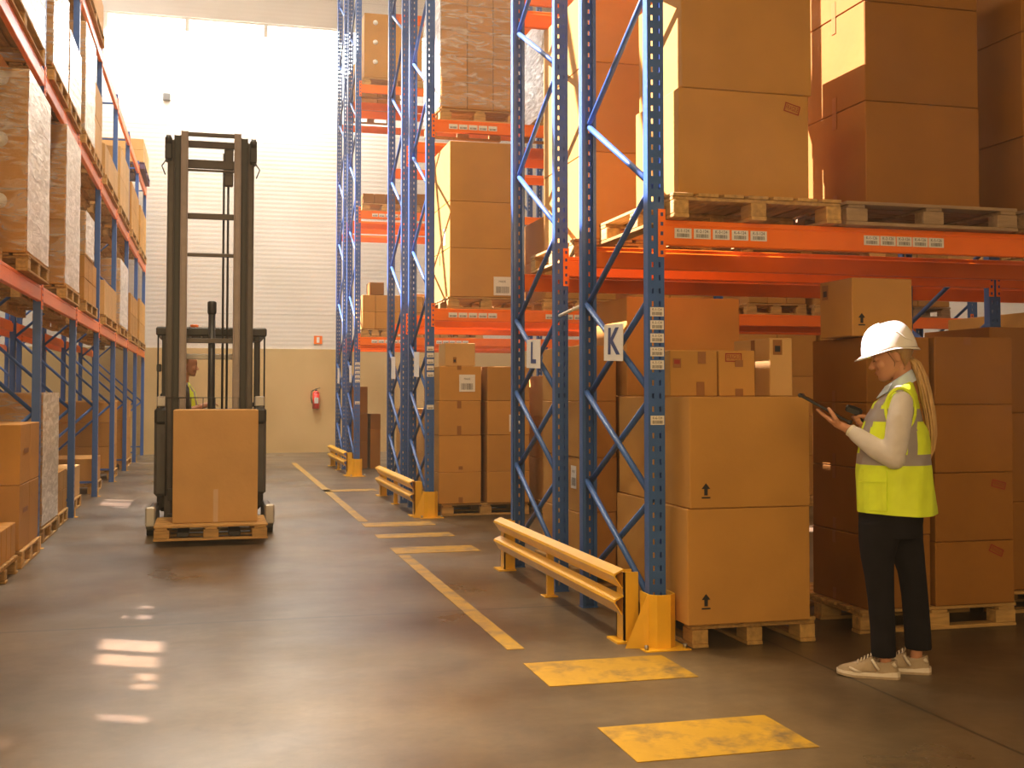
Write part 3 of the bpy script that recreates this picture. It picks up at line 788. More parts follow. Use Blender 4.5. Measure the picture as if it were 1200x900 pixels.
# ---- farther racks: one function per pallet load
def load(x0, x1, y0, y1, z0, nx, zs, where, m='cardboard', ny=1, pal=True, film=None, feats=None, run='x', drop=(), front='-y', palm='wood', wstyle='brown'):
    if pal: pallet(x0 - .02, x1 + .02, y0 + .01, y1 - .01, z0, run, 'wooden pallet under the %s' % where, parts=False, m=palm)
    zz = [z0 + .144 + h for h in zs]
    lv = ORD[len(zz) - 1]
    for k in range(len(zz) - 1):
        for i in range(nx):
            for j in range(ny):
                if (i, j, k) in drop: continue
                s_ = 0
                a = x0 + (x1 - x0) * i / nx; b_ = x0 + (x1 - x0) * (i + 1) / nx
                c = y0 + (y1 - y0) * j / ny; d = y0 + (y1 - y0) * (j + 1) / ny
                if nx > 1:
                    pos = 'leftmost' if i == 0 else ('rightmost' if i == nx - 1 else ('second' if nx > 3 and i == 1 else 'middle' if nx == 3 else 'third'))
                elif ny > 1:
                    pos = 'nearest' if j == 0 else ('farthest' if j == ny - 1 else ('middle' if ny == 3 else ['first', 'second', 'third', 'fourth', 'fifth'][j]))
                else: pos = ''
                lay = '' if len(lv) == 1 and lv[0] == 'only' else lv[k] + ' row'
                lab = ('%s carton, %s of the %s' % (wstyle, ', '.join(t for t in (pos, lay) if t) or 'single one', where))
                carton(a + .003, b_ - .003, c + .003, d - .003, zz[k] + .0005, zz[k + 1] - .0005, lab, m, 'cartons of the ' + where, (feats or {}).get((i, j, k), ()), seam=False)
    if film:
        mb = MB(); n = 14
        rnd = random.Random(int(y0 * 10)); e = film if isinstance(film, float) else .006
        top = zz[-1] + .004; cx, cy = (x0 + x1) / 2, (y0 + y1) / 2
        hx, hy = (x1 - x0) / 2, (y1 - y0) / 2
        rings = []
        loop = [(-hx, -hy), (0, -hy), (hx, -hy), (hx, -hy * .33), (hx, hy * .33), (hx, hy), (0, hy), (-hx, hy), (-hx, hy * .33), (-hx, -hy * .33)]
        for q in range(n + 1):
            z = zz[0] + .02 + (top - zz[0] - .02) * q / n
            rings.append([(px + math.copysign(e + rnd.uniform(0, .006), px) if abs(px) > .001 else px, py + math.copysign(e + rnd.uniform(0, .006), py), z) for px, py in loop])
        mb.loft(rings, cap=False, smooth=False)
        mb.add([(p[0], p[1], top) for p in rings[-1]], [tuple(range(len(loop)))])
        o = mb.build('stretch_wrap', 'film', None, (cx, cy, 0)); tag(o, 'stretch wrap around the %s' % where, 'plastic wrap', 'clear stretch wrap')
    return zz
# middle pair (M front, N rear)
pallet(2.60, 3.66, 13.23, 14.30, 0, 'x', 'wooden pallet on the floor at the end of the middle rack')
stack(2.558, 3.068, 13.2, 14.2, [.144, .509, .94, 1.341, 1.748], 'left column at the end of the middle rack', feats={3: [('label', '-y', 2.895, 1.55, .19, .20), ('tape', '-y', 2.80, 1.73, .05, .05)], 2: [('tape', '-y', 2.80, 1.30, .05, .09), ('tape', '-y', 2.80, 1.0, .05, .10)], 1: [('tape', '-y', 2.82, .56, .05, .04)], 0: [('tape', '-y', 2.82, .19, .05, .06)]}, look='brown carton')
stack(3.135, 3.655, 13.2, 14.2, [.144, .509, .94, 1.341, 1.748], 'right column at the end of the middle rack', feats={2: [('label', '-y', 3.50, 1.08, .19, .20)]}, look='brown carton')
carton(2.632, 2.996, 13.22, 13.6, 1.7485, 2.02, 'small carton with a black mark on top of the left column in the middle rack', 'cardboard_pale', 'small cartons in the middle rack', [('sticker', '-y', 2.75, 1.82, .04, .07)])
load(2.68, 3.58, 13.2, 14.3, 2.421, 1, [0, .575, 1.127, 1.84], "sunlit load at the middle rack end", feats={(0, 0, 0): [('label', '-y', 3.32, 2.70, .21, .22), ('tape', '-x', 13.8, 3.05, .05, .12)], (0, 0, 1): [('label', '-x', 13.5, 3.3, .1, .2)]}, wstyle='large')
load(2.58, 3.52, 13.2, 14.25, 4.641, 3, [0, .31, .62, .93, 1.24, 1.55], "high wrapped load, middle rack end", m='cardboard', film=.012, wstyle='small')
load(3.85, 4.75, 13.2, 14.2, 4.641, 2, [0, .4, .8, 1.2], "second high load, middle rack", film=.012)
load(3.85, 4.75, 13.2, 14.2, 0, 1, [0, .5, 1.0, 1.5], "deep floor stack, middle rack")
load(3.85, 4.75, 13.2, 14.2, 2.421, 1, [0, .5, 1.0], "second first-beam load, middle rack")
load(6.5, 7.3, 13.2, 14.2, 2.421, 3, [0, .3, .6], "load seen over the narrow carton", feats={(0, 0, 1): [('label', '-y', 6.6, 3.0, .08, .05)]})
load(7.45, 8.3, 13.2, 14.2, 2.421, 3, [0, .3, .6], "load seen left of the helmet carton")
load(8.45, 9.4, 13.2, 14.2, 2.421, 2, [0, .28, .56, .84], "low load seen right of the helmet", palm='wood_grey')
load(5.0, 5.9, 13.2, 14.2, 2.421, 2, [0, .4, .8], "third first-beam load, middle rack")
load(6.35, 7.45, 13.2, 14.2, 0, 2, [0, .5, 1.0, 1.5, 2.03], "second bay floor load, middle rack")
load(7.5, 8.6, 13.2, 14.2, 0, 2, [0, .5, 1.0, 1.5, 2.03], "last floor load, middle rack")
load(2.75, 3.6, 15.05, 16.1, 0, 2, [0, .5, 1.0], "floor load, rear middle rack")
load(3.9, 4.8, 15.05, 16.1, 2.421, 2, [0, .45, .9], "first-beam load, rear middle rack")
load(6.5, 7.5, 15.05, 16.1, 2.421, 2, [0, .45, .9], "far bay load, rear middle rack")

load(4.95, 5.9, 13.2, 14.2, 0, 2, [0, .45, .9, 1.35], 'third floor load, middle rack')
load(5.0, 6.0, 15.05, 16.1, 0, 2, [0, .5, 1.0, 1.5], 'second floor load, rear middle rack')
load(6.4, 7.4, 15.05, 16.1, 0, 2, [0, .5, 1.0, 1.5], 'third floor load, rear middle rack')
load(7.7, 9.4, 15.05, 16.1, 2.421, 3, [0, .45, .9, 1.35], 'last beam load, rear middle rack')
load(7.7, 9.5, 15.05, 16.1, 0, 3, [0, .5, 1.0, 1.5], 'last floor load, rear middle rack')
load(6.45, 7.4, 8.05, 9.1, 2.421, 1, [0, .6, 1.2], 'beam load in the L rack second bay')
load(7.6, 8.6, 8.05, 9.1, 2.421, 1, [0, .6, 1.2], 'last beam load in the L rack')
load(6.45, 7.4, 8.05, 9.1, 0, 1, [0, .65, 1.3, 1.95], 'floor load in the L rack second bay')
# farthest pair
stack(2.56, 2.885, 22.0, 22.5, [.001, .52, 1.05, 1.567], 'tall stack on the floor at the farthest rack', 'cardboard_dark', look='dark brown carton')
stack(2.935, 3.135, 22.0, 22.5, [.001, .75, 1.045], 'short narrow stack on the floor at the farthest rack', 'cardboard_dark', look='dark brown carton')
load(2.54, 3.0, 20.15, 21.1, 2.421, 2, [0, .30, .60], "first load, first beam, farthest rack", wstyle='small')
carton(2.665, 2.92, 20.15, 20.6, 3.166, 3.388, 'single small carton topping the load on the farthest rack first beam', 'cardboard_dark', 'single top cartons')
load(3.05, 3.9, 20.15, 21.1, 2.421, 3, [0, .30, .60], "second load, first beam, farthest rack", wstyle='small')
load(3.95, 4.7, 20.15, 21.1, 2.421, 1, [0, .55, 1.1], "third load, first beam, farthest rack")
load(2.54, 3.35, 20.15, 21.1, 4.641, 4, [0, .17], "first low row, second beam, farthest rack", wstyle='small', m='cardboard_dark')
load(3.45, 4.4, 20.15, 21.1, 4.641, 4, [0, .20], "second low row, second beam, farthest rack", wstyle='small', m='cardboard_dark')
load(2.55, 3.6, 20.15, 21.1, 6.871, 2, [0, 1.15], "tall load, third beam, farthest rack", wstyle='tall', feats={(0, 0, 0): [('seal', '-y', 2.75, z, .09, .09) for z in (8.0, 7.65, 7.3)]})
load(3.8, 4.8, 20.15, 21.1, 6.871, 2, [0, .5, 1.0], "second load, third beam, farthest rack")
load(2.6, 3.5, 22.05, 23.1, 6.871, 2, [0, .4, .8], "high load, rear farthest rack")
load(3.7, 4.7, 22.05, 23.1, 2.421, 2, [0, .4, .8], "first-beam load, rear farthest rack")
load(3.6, 4.6, 22.05, 23.1, 0, 2, [0, .5, 1.0], "floor load, rear farthest rack")

# ---- left rack
load(-2.40, -1.50, 8.86, 9.93, 0, 1, [0, .26], "low row at the lower left edge", ny=5, feats={})
load(-2.42, -1.50, 10.10, 11.16, 0, 1, [0, .535, 1.03], "floor stack before the first left upright", ny=2, feats={(0, 0, 1): [('tape', '+x', 10.4, .95, .25, .04)], (0, 0, 0): [('tape', '+x', 10.4, .46, .25, .04)]}, wstyle='brown', run='y')
load(-2.45, -1.56, 11.75, 12.92, 0, 1, [0, .44, .87, 1.29], "wrapped floor load behind the first left upright", ny=2, film=True, run='y')
load(-2.5, -1.58, 13.05, 13.95, 0, 1, [0, .22, .44], "low floor stack, second left bay", ny=3, run='y')
load(-2.5, -1.62, 14.6, 15.7, 0, 1, [0, .38], "low floor load, third left bay", ny=2, run='y', m='cardboard_pale')
load(-2.5, -1.62, 17.4, 18.5, 0, 1, [0, .36], "low floor load, fourth left bay", ny=3, run='y')
load(-2.5, -1.60, 20.3, 21.3, 0, 1, [0, .4, .8, 1.15], "floor stack, fifth left bay", ny=2, run='y')
load(-2.5, -1.60, 22.9, 24.9, 0, 1, [0, .4, .8, 1.15], "long floor stack, sixth left bay", ny=3, run='y')
# first beam
load(-2.40, -1.62, 8.9, 9.75, 2.421, 1, [0, .34], "low row, near end of first left beam", ny=6, run='y')
load(-2.45, -1.47, 10.0, 11.27, 2.421, 1, [0, .52, 1.02, 1.50], 'big wrapped load on the first left beam', ny=2, film=True, run='y', m='cardboard',
     feats={(0, 0, k): [('strap', '-y', -1.78, 2.565 + .25 + .5 * k, .025, .47), ('seal', '-y', -1.68, 2.565 + .42 + .5 * k, .13, .13), ('label', '-y', -1.88, 2.565 + .42 + .5 * k, .13, .11)] for k in range(3)})
carton(-2.4, -1.72, 10.25, 11.2, 4.072, 4.25, 'flat carton lying on the big wrapped load under the second left beam', 'cardboard', 'flat top cartons')
load(-2.45, -1.50, 12.78, 14.08, 2.421, 1, [0, .34, .68, 1.02, 1.36, 1.68], "wrapped load, second bay, first left beam", ny=2, film=True, run='y', feats={(0, 0, k): [('strap', '-y', -1.75, 2.565 + .17 + .34 * k, .02, .29)] for k in range(5)})
load(-2.45, -1.50, 14.75, 16.25, 2.421, 1, [0, .27, .54], "two layer load, third bay, first left beam", ny=3, run='y')
load(-2.45, -1.50, 14.75, 15.75, 2.962, 1, [0, .27, .54], 'white wrapped block over a low load', ny=1, pal=False, film=True, run='y', m='cardboard_pale')
load(-2.45, -1.50, 17.45, 19.6, 2.421, 1, [0, .50], "pale low load, fourth bay, first left beam", ny=3, run='y', m='cardboard_pale')
load(-2.45, -1.50, 20.2, 22.0, 2.421, 1, [0, .38, .76, 1.12], "wrapped load, fifth bay, first left beam", ny=2, run='y', film=True, m='cardboard_pale')
load(-2.45, -1.50, 22.9, 25.1, 2.421, 1, [0, .40, .78], "load, sixth bay, first left beam", ny=3, run='y')
load(-2.45, -1.50, 25.7, 27.8, 2.421, 1, [0, .40, .90], "last load on the first left beam", ny=2, run='y')
# second beam
load(-2.45, -1.52, 8.9, 11.2, 4.421, 1, [0, .42, .84], "wrapped load at the top left corner", ny=2, run='y', film=True)
load(-2.45, -1.50, 11.65, 12.82, 4.421, 1, [0, .5, .98], "taller wrapped load, second bay, second left beam", ny=1, run='y', film=True)
load(-2.45, -1.50, 12.95, 14.05, 4.421, 1, [0, .4, .74], 'shorter wrapped load, second bay, second left beam', ny=1, run='y', film=True)
load(-2.45, -1.50, 14.5, 15.65, 4.421, 1, [0, .45, .90, 1.32], "tall load, third bay, second left beam", ny=1, run='y', film=True, m='cardboard_pale')
load(-2.45, -1.50, 15.8, 16.8, 4.421, 1, [0, .5, .95], "end load, third bay, second left beam", ny=1, run='y', m='cardboard_pale')
load(-2.45, -1.50, 17.3, 19.6, 4.421, 1, [0, .45], "low load, fourth bay, second left beam", ny=4, run='y', m='cardboard_pale')
load(-2.45, -1.50, 20.1, 22.2, 4.421, 1, [0, .5, 1.0], "load, fifth bay, second left beam", ny=3, run='y', m='cardboard_pale')
load(-2.45, -1.50, 22.9, 25.1, 4.421, 1, [0, .45, .9], "load, sixth bay, second left beam", ny=3, run='y')
load(-2.45, -1.50, 25.7, 27.8, 4.421, 1, [0, .45, .9], "last load on the second left beam", ny=3, run='y')
# top beam
load(-2.45, -1.50, 14.45, 16.8, 6.221, 1, [0, .45], "load atop the left rack, third bay", ny=2, run='y')
load(-2.45, -1.45, 25.6, 27.8, 6.221, 1, [0, .26, .5], "yellowish load atop the left rack's far end", ny=3, run='y', m='cardboard_pale', palm='wood_violet')
# second left rack
load(-3.95, -3.0, 14.4, 16.8, 0, 1, [0, .42, .84], "nearer floor load, second left rack", ny=3, run='y')
load(-3.95, -3.0, 17.3, 19.5, 0, 1, [0, .42, .84], "farther floor load, second left rack", ny=3, run='y')
load(-3.95, -3.0, 20.1, 22.3, 0, 1, [0, .42, .84, 1.26], "last floor load, second left rack", ny=2, run='y')

# ---- back wall fittings
fx = MB(); fx.tube([(0, 0, .03), (0, 0, .40)], .085, 16); fx.tube([(0, 0, .40), (0, 0, .44), (0, 0, .46)], [.085, .06, .03], 16)
fe = fx.build('fire_extinguisher', 'red_paint', None, (2.46, YB - .12, 1.04)); tag(fe, 'red fire extinguisher hanging low on the tan back wall', 'fire extinguisher')
MB().tube([(0, 0, .46), (0, 0, .50)], .022, 8).bar((-.02, 0, .51), (.10, -.02, .53), .025, .015).build('valve', 'truck_black', fe)
MB().tube([(-.03, 0, .49), (-.11, -.02, .46), (-.125, -.03, .30), (-.10, -.04, .16)], .012, 6).build('hose', 'truck_black', fe)
MB().box(-.05, .05, -.093, -.088, .16, .30).build('instruction_label', 'paper', fe)
MB().box(-.03, .03, .08, .12, .10, .38).build('bracket', 'steel', fe)
sg = MB().box(-.10, .10, -.006, 0, -.1, .1, mi=0).box(-.035, .035, -.009, -.006, -.07, .07, mi=1)
sg = sg.build('safety_sign', ['orange_paint', 'paper'], None, (2.51, YB - .001, 2.75)); tag(sg, 'small red and white safety sign on the wall above the fire extinguisher', 'sign')
bx = MB().bbox(-.09, .09, -.1, 0, -.09, .09, .01).build('wall_box', 'truck_grey', None, (-1.1, YB + .029, 8.52)); tag(bx, 'small grey box fixed high on the back wall below the windows', 'wall box')  # plain grey box, gives no light
# ------------------------------------------------------------------ body helpers
def remeshed(mb, name, mats, voxel, smooth=4, parent=None):
    me = bpy.data.meshes.new('tmp'); me.from_pydata([tuple(v) for v in mb.v], [], mb.f); me.update()
    bm = bmesh.new(); bm.from_mesh(me); bmesh.ops.recalc_face_normals(bm, faces=bm.faces); bm.to_mesh(me); bm.free()
    o = bpy.data.objects.new('tmp', me); COL.objects.link(o)
    m = o.modifiers.new('r', 'REMESH'); m.mode = 'VOXEL'; m.voxel_size = voxel; m.use_smooth_shade = True
    if smooth:
        s_ = o.modifiers.new('s', 'SMOOTH'); s_.iterations = smooth; s_.factor = .5
    bpy.context.view_layer.update()
    ev = o.evaluated_get(bpy.context.evaluated_depsgraph_get())
    out = bpy.data.meshes.new_from_object(ev); out.name = name
    bpy.data.objects.remove(o); bpy.data.meshes.remove(me)
    out.materials.clear()
    for q in (mats if isinstance(mats, (list, tuple)) else [mats]): out.materials.append(MATS[q])
    return link(name, out, parent)
def limb(mb, pts, rs, n=14, flat=None):
    """tapering limb with rounded joints"""
    P_ = [Vector(p) for p in pts]
    fine = []; fr = []
    for i in range(len(P_) - 1):
        for k in range(4):
            t = k / 4; fine.append(P_[i].lerp(P_[i + 1], t)); fr.append(rs[i] * (1 - t) + rs[i + 1] * t)
    fine.append(P_[-1]); fr.append(rs[-1])
    mb.tube(fine, fr, n)
    for p, r in zip(P_, rs): mb.ell(p, r * 1.0, 12, 8)
def oval(z, xf, xb, yc, hw, n=40, p=2.2, M=None):
    c = (xf + xb) / 2; a = (xb - xf) / 2; out = []
    for k in range(n):
        t = 2 * PI * k / n; ct, st = math.cos(t), math.sin(t)
        v = Vector((c + a * math.copysign(abs(ct) ** (2 / p), ct), yc + hw * math.copysign(abs(st) ** (2 / p), st), z))
        out.append(M @ v if M is not None else v)
    return out
def interp(rows, z):
    for i in range(len(rows) - 1):
        if rows[i][0] <= z <= rows[i + 1][0]:
            t = (z - rows[i][0]) / (rows[i + 1][0] - rows[i][0]); t = t * t * (3 - 2 * t) * .5 + t * .5
            return [a * (1 - t) + b * t for a, b in zip(rows[i], rows[i + 1])]
    return list(rows[-1])
HEAD = [(-.107, .055, .092, .022), (-.100, .03, .106, .036), (-.088, .005, .113, .047), (-.075, -.02, .112, .054), (-.066, -.033, .107, .058), (-.052, -.05, .113, .062), (-.036, -.062, .110, .065),
        (-.015, -.075, .112, .068), (.0, -.082, .111, .070), (.02, -.088, .104, .073), (.036, -.09, .113, .075), (.06, -.092, .112, .076), (.085, -.088, .102, .073), (.11, -.075, .080, .063), (.125, -.05, .05, .045), (.133, -.015, .015, .012)]
def head_frame(ear, th):       # x = forward of the face, z = up; figure looks along -x, tipped down by th
    f = Vector((-math.cos(th), 0, -math.sin(th))); u = Vector((-math.sin(th), 0, math.cos(th))); s_ = u.cross(f)
    M = Matrix((f, s_, u)).transposed().to_4x4(); M.translation = Vector(ear); return M
def add_head(mb, M):
    rings = []
    for (h, ab, af, w_) in HEAD:
        ring = []
        for k in range(32):
            t = 2 * PI * k / 32; ct, st = math.cos(t), math.sin(t)
            c = (af + ab) / 2; a = (af - ab) / 2
            squeeze = 1 - .16 * max(0, ct) ** 2 if h < .03 else 1 - .08 * max(0, ct)
            ring.append(M @ Vector((c + a * ct, w_ * math.copysign(abs(st) ** .86, st) * squeeze, h)))
        rings.append(ring)
    mb.loft(rings)
    nose = []
    for (h, a, w_) in ((.036, .104, .007), (.02, .113, .008), (.004, .127, .010), (-.010, .140, .013), (-.019, .146, .016), (-.027, .138, .016), (-.032, .122, .011)):
        nose.append([M @ Vector((.085 if q == 0 else a if q == 2 else .10, (0, w_, 0, -w_)[q], h)) for q in (0, 1, 2, 3)])
    mb.loft(nose)
    mb.ell((.128, .010, -.024), (.012, .007, .007), 10, 8, M); mb.ell((.128, -.010, -.024), (.012, .007, .007), 10, 8, M)
    mb.ell((.106, 0, -.050), (.013, .022, .006), 12, 8, M); mb.ell((.103, 0, -.061), (.013, .019, .007), 12, 8, M)
    for s_ in (-1, 1):
        mb.ell((.093, s_ * .030, .014), (.015, .016, .011), 12, 8, M)
        mb.ell((-.004, s_ * .074, -.002), (.018, .008, .031), 12, 8, M, rot=Euler((0, .2, s_ * -.35)))
        mb.ell((.078, s_ * .04, -.02), (.025, .022, .03), 12, 8, M)

# ------------------------------------------------------------------ reach truck with its load
pallet(-.515, .525, 11.19, 12.0, .055, 'x', 'wooden pallet carried on the forks of the reach truck')
carton(-.352, .438, 11.37, 12.0, .199, 1.272, 'single tall carton with a pale tape strip, carried by the reach truck', 'cardboard_pale', None,
       [('tape_light', '-y', .045, .36, .045, .31)])
FT = empty('forklift', (0, 12.9, 0)); tag(FT, 'dark grey reach truck with a tall mast, facing the camera in the aisle', 'forklift')
def fpart(name, mb, m, parent=FT):
    for v in mb.v: v.y -= 12.9
    return mb.build(name, m, parent)
MZ = 4.09
for s_ in (-1, 1):
    cx0 = -.025
    for nm, x, w_, y, z0, z1 in (('outer_channel', .400, .072, 12.36, .05, MZ - .04), ('middle_channel', .334, .070, 12.28, .12, MZ - .01), ('inner_channel', .264, .070, 12.20, .16, MZ + .02)):
        m = MB(); xc = cx0 + s_ * x
        m.bbox(xc - w_ / 2, xc - w_ / 2 + .014, y - .06, y + .06, z0, z1, .003); m.bbox(xc + w_ / 2 - .014, xc + w_ / 2, y - .06, y + .06, z0, z1, .003)
        m.box(xc - w_ / 2 + .014, xc + w_ / 2 - .014, y - .040, y - .028, z0, z1)
        fpart(nm, m, {'outer_channel': 'mast_grey', 'middle_channel': 'truck_black', 'inner_channel': 'mast_light'}[nm])
    m = MB().bbox(cx0 + s_ * .425 - .035, cx0 + s_ * .425 + .035, 12.22, 12.44, MZ - .26, MZ - .03, .01); m.tube([(cx0 + s_ * .40, 12.24, MZ - .06), (cx0 + s_ * .45, 12.24, MZ - .06)], .05, 12)
    fpart('chain_pulley', m, 'truck_black')
    m = MB().tube([(cx0 + s_ * .45, 12.25, MZ - .27), (cx0 + s_ * .49, 12.25, MZ - .33), (cx0 + s_ * .455, 12.25, MZ - .42)], .007, 6); fpart('hose_hook', m, 'truck_black')
for z0, z1, y in ((4.07, 4.11, 12.2), (3.97, 4.04, 12.28), (3.77, 3.86, 12.36), (3.71, 3.73, 12.2), (3.24, 3.30, 12.36), (2.84, 2.875, 12.28), (1.95, 2.0, 12.36), (.55, .65, 12.36)):
    m = MB().bbox(-.29, .24, y - .02, y + .02, z0, z1, .004); fpart('cross_member', m, 'mast_grey')
m = MB().tube([(-.005, 12.40, .2), (-.005, 12.40, 2.25)], .036, 16).tube([(-.005, 12.40, 2.25), (-.005, 12.40, 2.27), (-.005, 12.40, 2.38), (-.005, 12.40, 2.39)], [.036, .046, .046, .03], 16); fpart('lift_cylinder', m, 'truck_black')
for x in (.105, .15):
    fpart('hose', MB().tube([(x, 12.42, .5), (x, 12.42, 3.95)], .012, 8), 'truck_black')
fpart('hose_guide', MB().bbox(.105, .20, 12.36, 12.44, 3.6, 4.03, .01), 'mast_grey')
# load carriage and backrest
m = MB().bbox(-.42, .37, 12.10, 12.14, .35, .47, .005).bbox(-.42, .37, 12.10, 12.14, .12, .22, .005)
fpart('fork_carriage', m, 'truck_black')
m = MB().tube([(-.44, 12.12, .4), (-.44, 12.12, 1.385), (.39, 12.12, 1.385), (.39, 12.12, .4)], .010, 8)
for k in range(6): m.tube([(-.44 + .83 * (k + 1) / 7, 12.12, .45), (-.44 + .83 * (k + 1) / 7, 12.12, 1.385)], .005, 6)
fpart('load_backrest', m, 'truck_black')
for x in (-.25, .22):
    m = MB().bbox(x - .055, x + .055, 12.035, 12.09, .135, .5, .004).bbox(x - .055, x + .055, 11.25, 12.09, .085, .13, .004); fpart('fork', m, 'truck_black')
# straddle legs, cowls, body
for s_ in (-1, 1):
    m = MB().bbox(s_ * .58 - .045, s_ * .58 + .045, 12.06, 13.1, .06, .25, .02); lg = fpart('straddle_leg', m, 'truck_grey')
    m = MB().bbox(s_ * .58 - .05, s_ * .58 + .05, 12.01, 12.08, .10, .30, .015); fpart('end_plate', m, 'truck_silver', lg)
    for y in (12.18, 12.40):
        m = MB().tube([(s_ * .58 - .04, y, .071), (s_ * .58 + .04, y, .071)], .07, 16); fpart('load_wheel', m, 'rubber', lg)
    x0, x1 = (-.585, -.40) if s_ < 0 else (.43, .575)
    m = MB().bbox(x0, x1, 12.75, 13.35, .34, 1.25, .03); fpart('side_cowl', m, 'truck_grey')
    m = MB().bbox(x0, x1, 12.72, 13.2, 1.10, 1.28, .03); fpart('cowl_cap', m, 'truck_black')
    m = MB().bbox(x0 + .02, x1 - .02, 12.78, 13.05, 1.285, 1.40, .012); fpart('junction_box', m, 'truck_silver')
m = MB().bbox(-.58, .575, 13.36, 14.3, .12, .48, .05).bbox(-.58, .575, 14.0, 14.3, .80, 1.25, .05); fpart('chassis', m, 'truck_black')
for (x, y) in ((-.42, 13.7), (.42, 13.7)):
    fpart('drive_wheel', MB().tube([(x - .07, y, .17), (x + .07, y, .17)], .168, 24), 'rubber')
# overhead guard
m = MB().bbox(-.58, .575, 12.80, 12.90, 2.045, 2.14, .015).bbox(-.58, .575, 14.1, 14.2, 2.045, 2.14, .015).bbox(-.58, -.50, 12.9, 14.1, 2.05, 2.13, .01).bbox(.495, .575, 12.9, 14.1, 2.05, 2.13, .01)
for k in range(7): m.bbox(-.38 + k * .125, -.36 + k * .125, 12.9, 14.1, 2.07, 2.11, .004)
fpart('overhead_guard', m, 'truck_black')
for (x, y, z0) in ((-.49, 12.87, 1.28), (.47, 12.87, 1.28), (-.54, 14.15, 1.2), (.53, 14.15, 1.2)):
    fpart('guard_post', MB().bbox(x - .028, x + .028, y - .03, y + .03, z0, 2.05, .006), 'truck_black')
for x in (-.56, .555): fpart('grab_rail', MB().tube([(x, 12.9, 1.26), (x, 12.9, 2.06)], .009, 8), 'truck_black')
fpart('cross_tube', MB().bbox(-.32, .28, 13.0, 13.03, 1.80, 1.86, .006), 'truck_silver')
m = MB().tube([(.50, 12.84, 2.0), (.40, 12.78, 1.98), (.37, 12.76, 1.93)], .010, 6).bbox(.33, .42, 12.73, 12.76, 1.80, 1.93, .012); fpart('mirror', m, 'truck_black')
fpart('beacon', MB().tube([(-.19, 13.0, 2.135), (-.19, 13.0, 2.175), (-.19, 13.0, 2.18)], [.045, .045, .02], 14), 'orange_paint')
m = MB().bbox(-.57, -.52, 12.78, 12.84, 1.66, 1.74, .008); fpart('work_light', m, 'truck_black')
m = MB().bbox(.28, .52, 13.1, 13.32, 1.28, 1.33, .01).tube([(.34, 13.15, 1.33), (.36, 13.12, 1.50)], .013, 8).tube([(.40, 13.15, 1.33), (.43, 13.12, 1.52)], .013, 8); fpart('control_console', m, 'truck_black')
m = MB().bbox(-.5, -.10, 13.5, 13.92, .50, .885, .03).bbox(-.56, -.46, 13.5, 13.92, .89, 1.45, .03); fpart('seat', m, 'truck_black')

# driver, seated sideways, looking to the right
DR = empty('person', (-.28, 13.68, 0)); tag(DR, 'driver in a yellow safety vest seated sideways inside the reach truck', 'person')
def mir(mb):   # built facing -x, turned to face +x
    for v in mb.v: v.x = -v.x; v.y = -v.y
    mb.f = [tuple(f) for f in mb.f]
    return mb
b = MB(); HM = head_frame((0, 0, 1.74), .12); add_head(b, HM)
b.tube([(.02, 0, 1.70), (.03, 0, 1.50)], .052, 14)
b.loft([oval(z, xf, xb, 0, hw) for z, xf, xb, hw in ((.93, -.11, .13, .16), (1.1, -.1, .13, .14), (1.3, -.10, .13, .17), (1.45, -.07, .12, .18), (1.54, -.02, .08, .08))])
for s_ in (-1, 1):
    limb(b, [(0, s_ * .10, 1.0), (-.40, s_ * .11, .99), (-.42, s_ * .11, .60)], [.085, .06, .045])
    b.ell((-.46, s_ * .11, .56), (.11, .04, .035))
    limb(b, [(.03, s_ * .19, 1.46), (.0, s_ * .23, 1.22), (-.23, s_ * .15, 1.30)], [.05, .042, .03])
    b.ell((-.27, s_ * .14, 1.31), (.045, .04, .022))
    for k in range(4): limb(b, [(-.30, s_ * (.115 + .018 * k), 1.312), (-.335, s_ * (.11 + .018 * k), 1.305), (-.35, s_ * (.11 + .018 * k), 1.285)], [.009, .0085, .008], 8)
    limb(b, [(-.26, s_ * .11, 1.315), (-.29, s_ * .085, 1.32), (-.315, s_ * .08, 1.315)], [.011, .010, .009], 8)
body = remeshed(mir(b), 'body', 'skin', .006, 2, DR)
v_ = MB().loft([oval(z, xf, xb, 0, hw) for z, xf, xb, hw in ((.96, -.14, .15, .19), (1.1, -.13, .15, .18), (1.3, -.13, .16, .20), (1.45, -.10, .15, .20), (1.52, -.05, .11, .13), (1.555, -.03, .09, .085))],
               mif=lambda c: 1 if (1.12 < c.z < 1.17 or abs(abs(c.y) - .1) < .02 and c.z > 1.17) else 0)
mir(v_).build('safety_vest', ['hi_vis', 'reflective'], DR)
sl = MB()
for s_ in (-1, 1): limb(sl, [(.03, s_ * .19, 1.47), (.0, s_ * .235, 1.22)], [.068, .056])
mir(sl).build('shirt_sleeves', 'truck_black', DR)
tr = MB()
tr.loft([oval(z, -.13, .15, 0, .185) for z in (.9, .98, 1.04)])
for s_ in (-1, 1): limb(tr, [(0, s_ * .10, 1.0), (-.40, s_ * .11, .99), (-.42, s_ * .11, .62)], [.10, .08, .065])
remeshed(mir(tr), 'trousers', 'trousers', .012, 2, DR)
hr = MB()
hr.loft([[HM @ Vector((-.025 + (.078 + .0) * math.cos(2 * PI * k / 24) * q, .080 * math.sin(2 * PI * k / 24) * q, h)) for k in range(24)] for h, q in ((-.03, .9), (.02, 1), (.06, 1.06), (.1, .98), (.13, .7), (.14, .2))])
mir(hr).build('hair', 'hair_dark', DR)
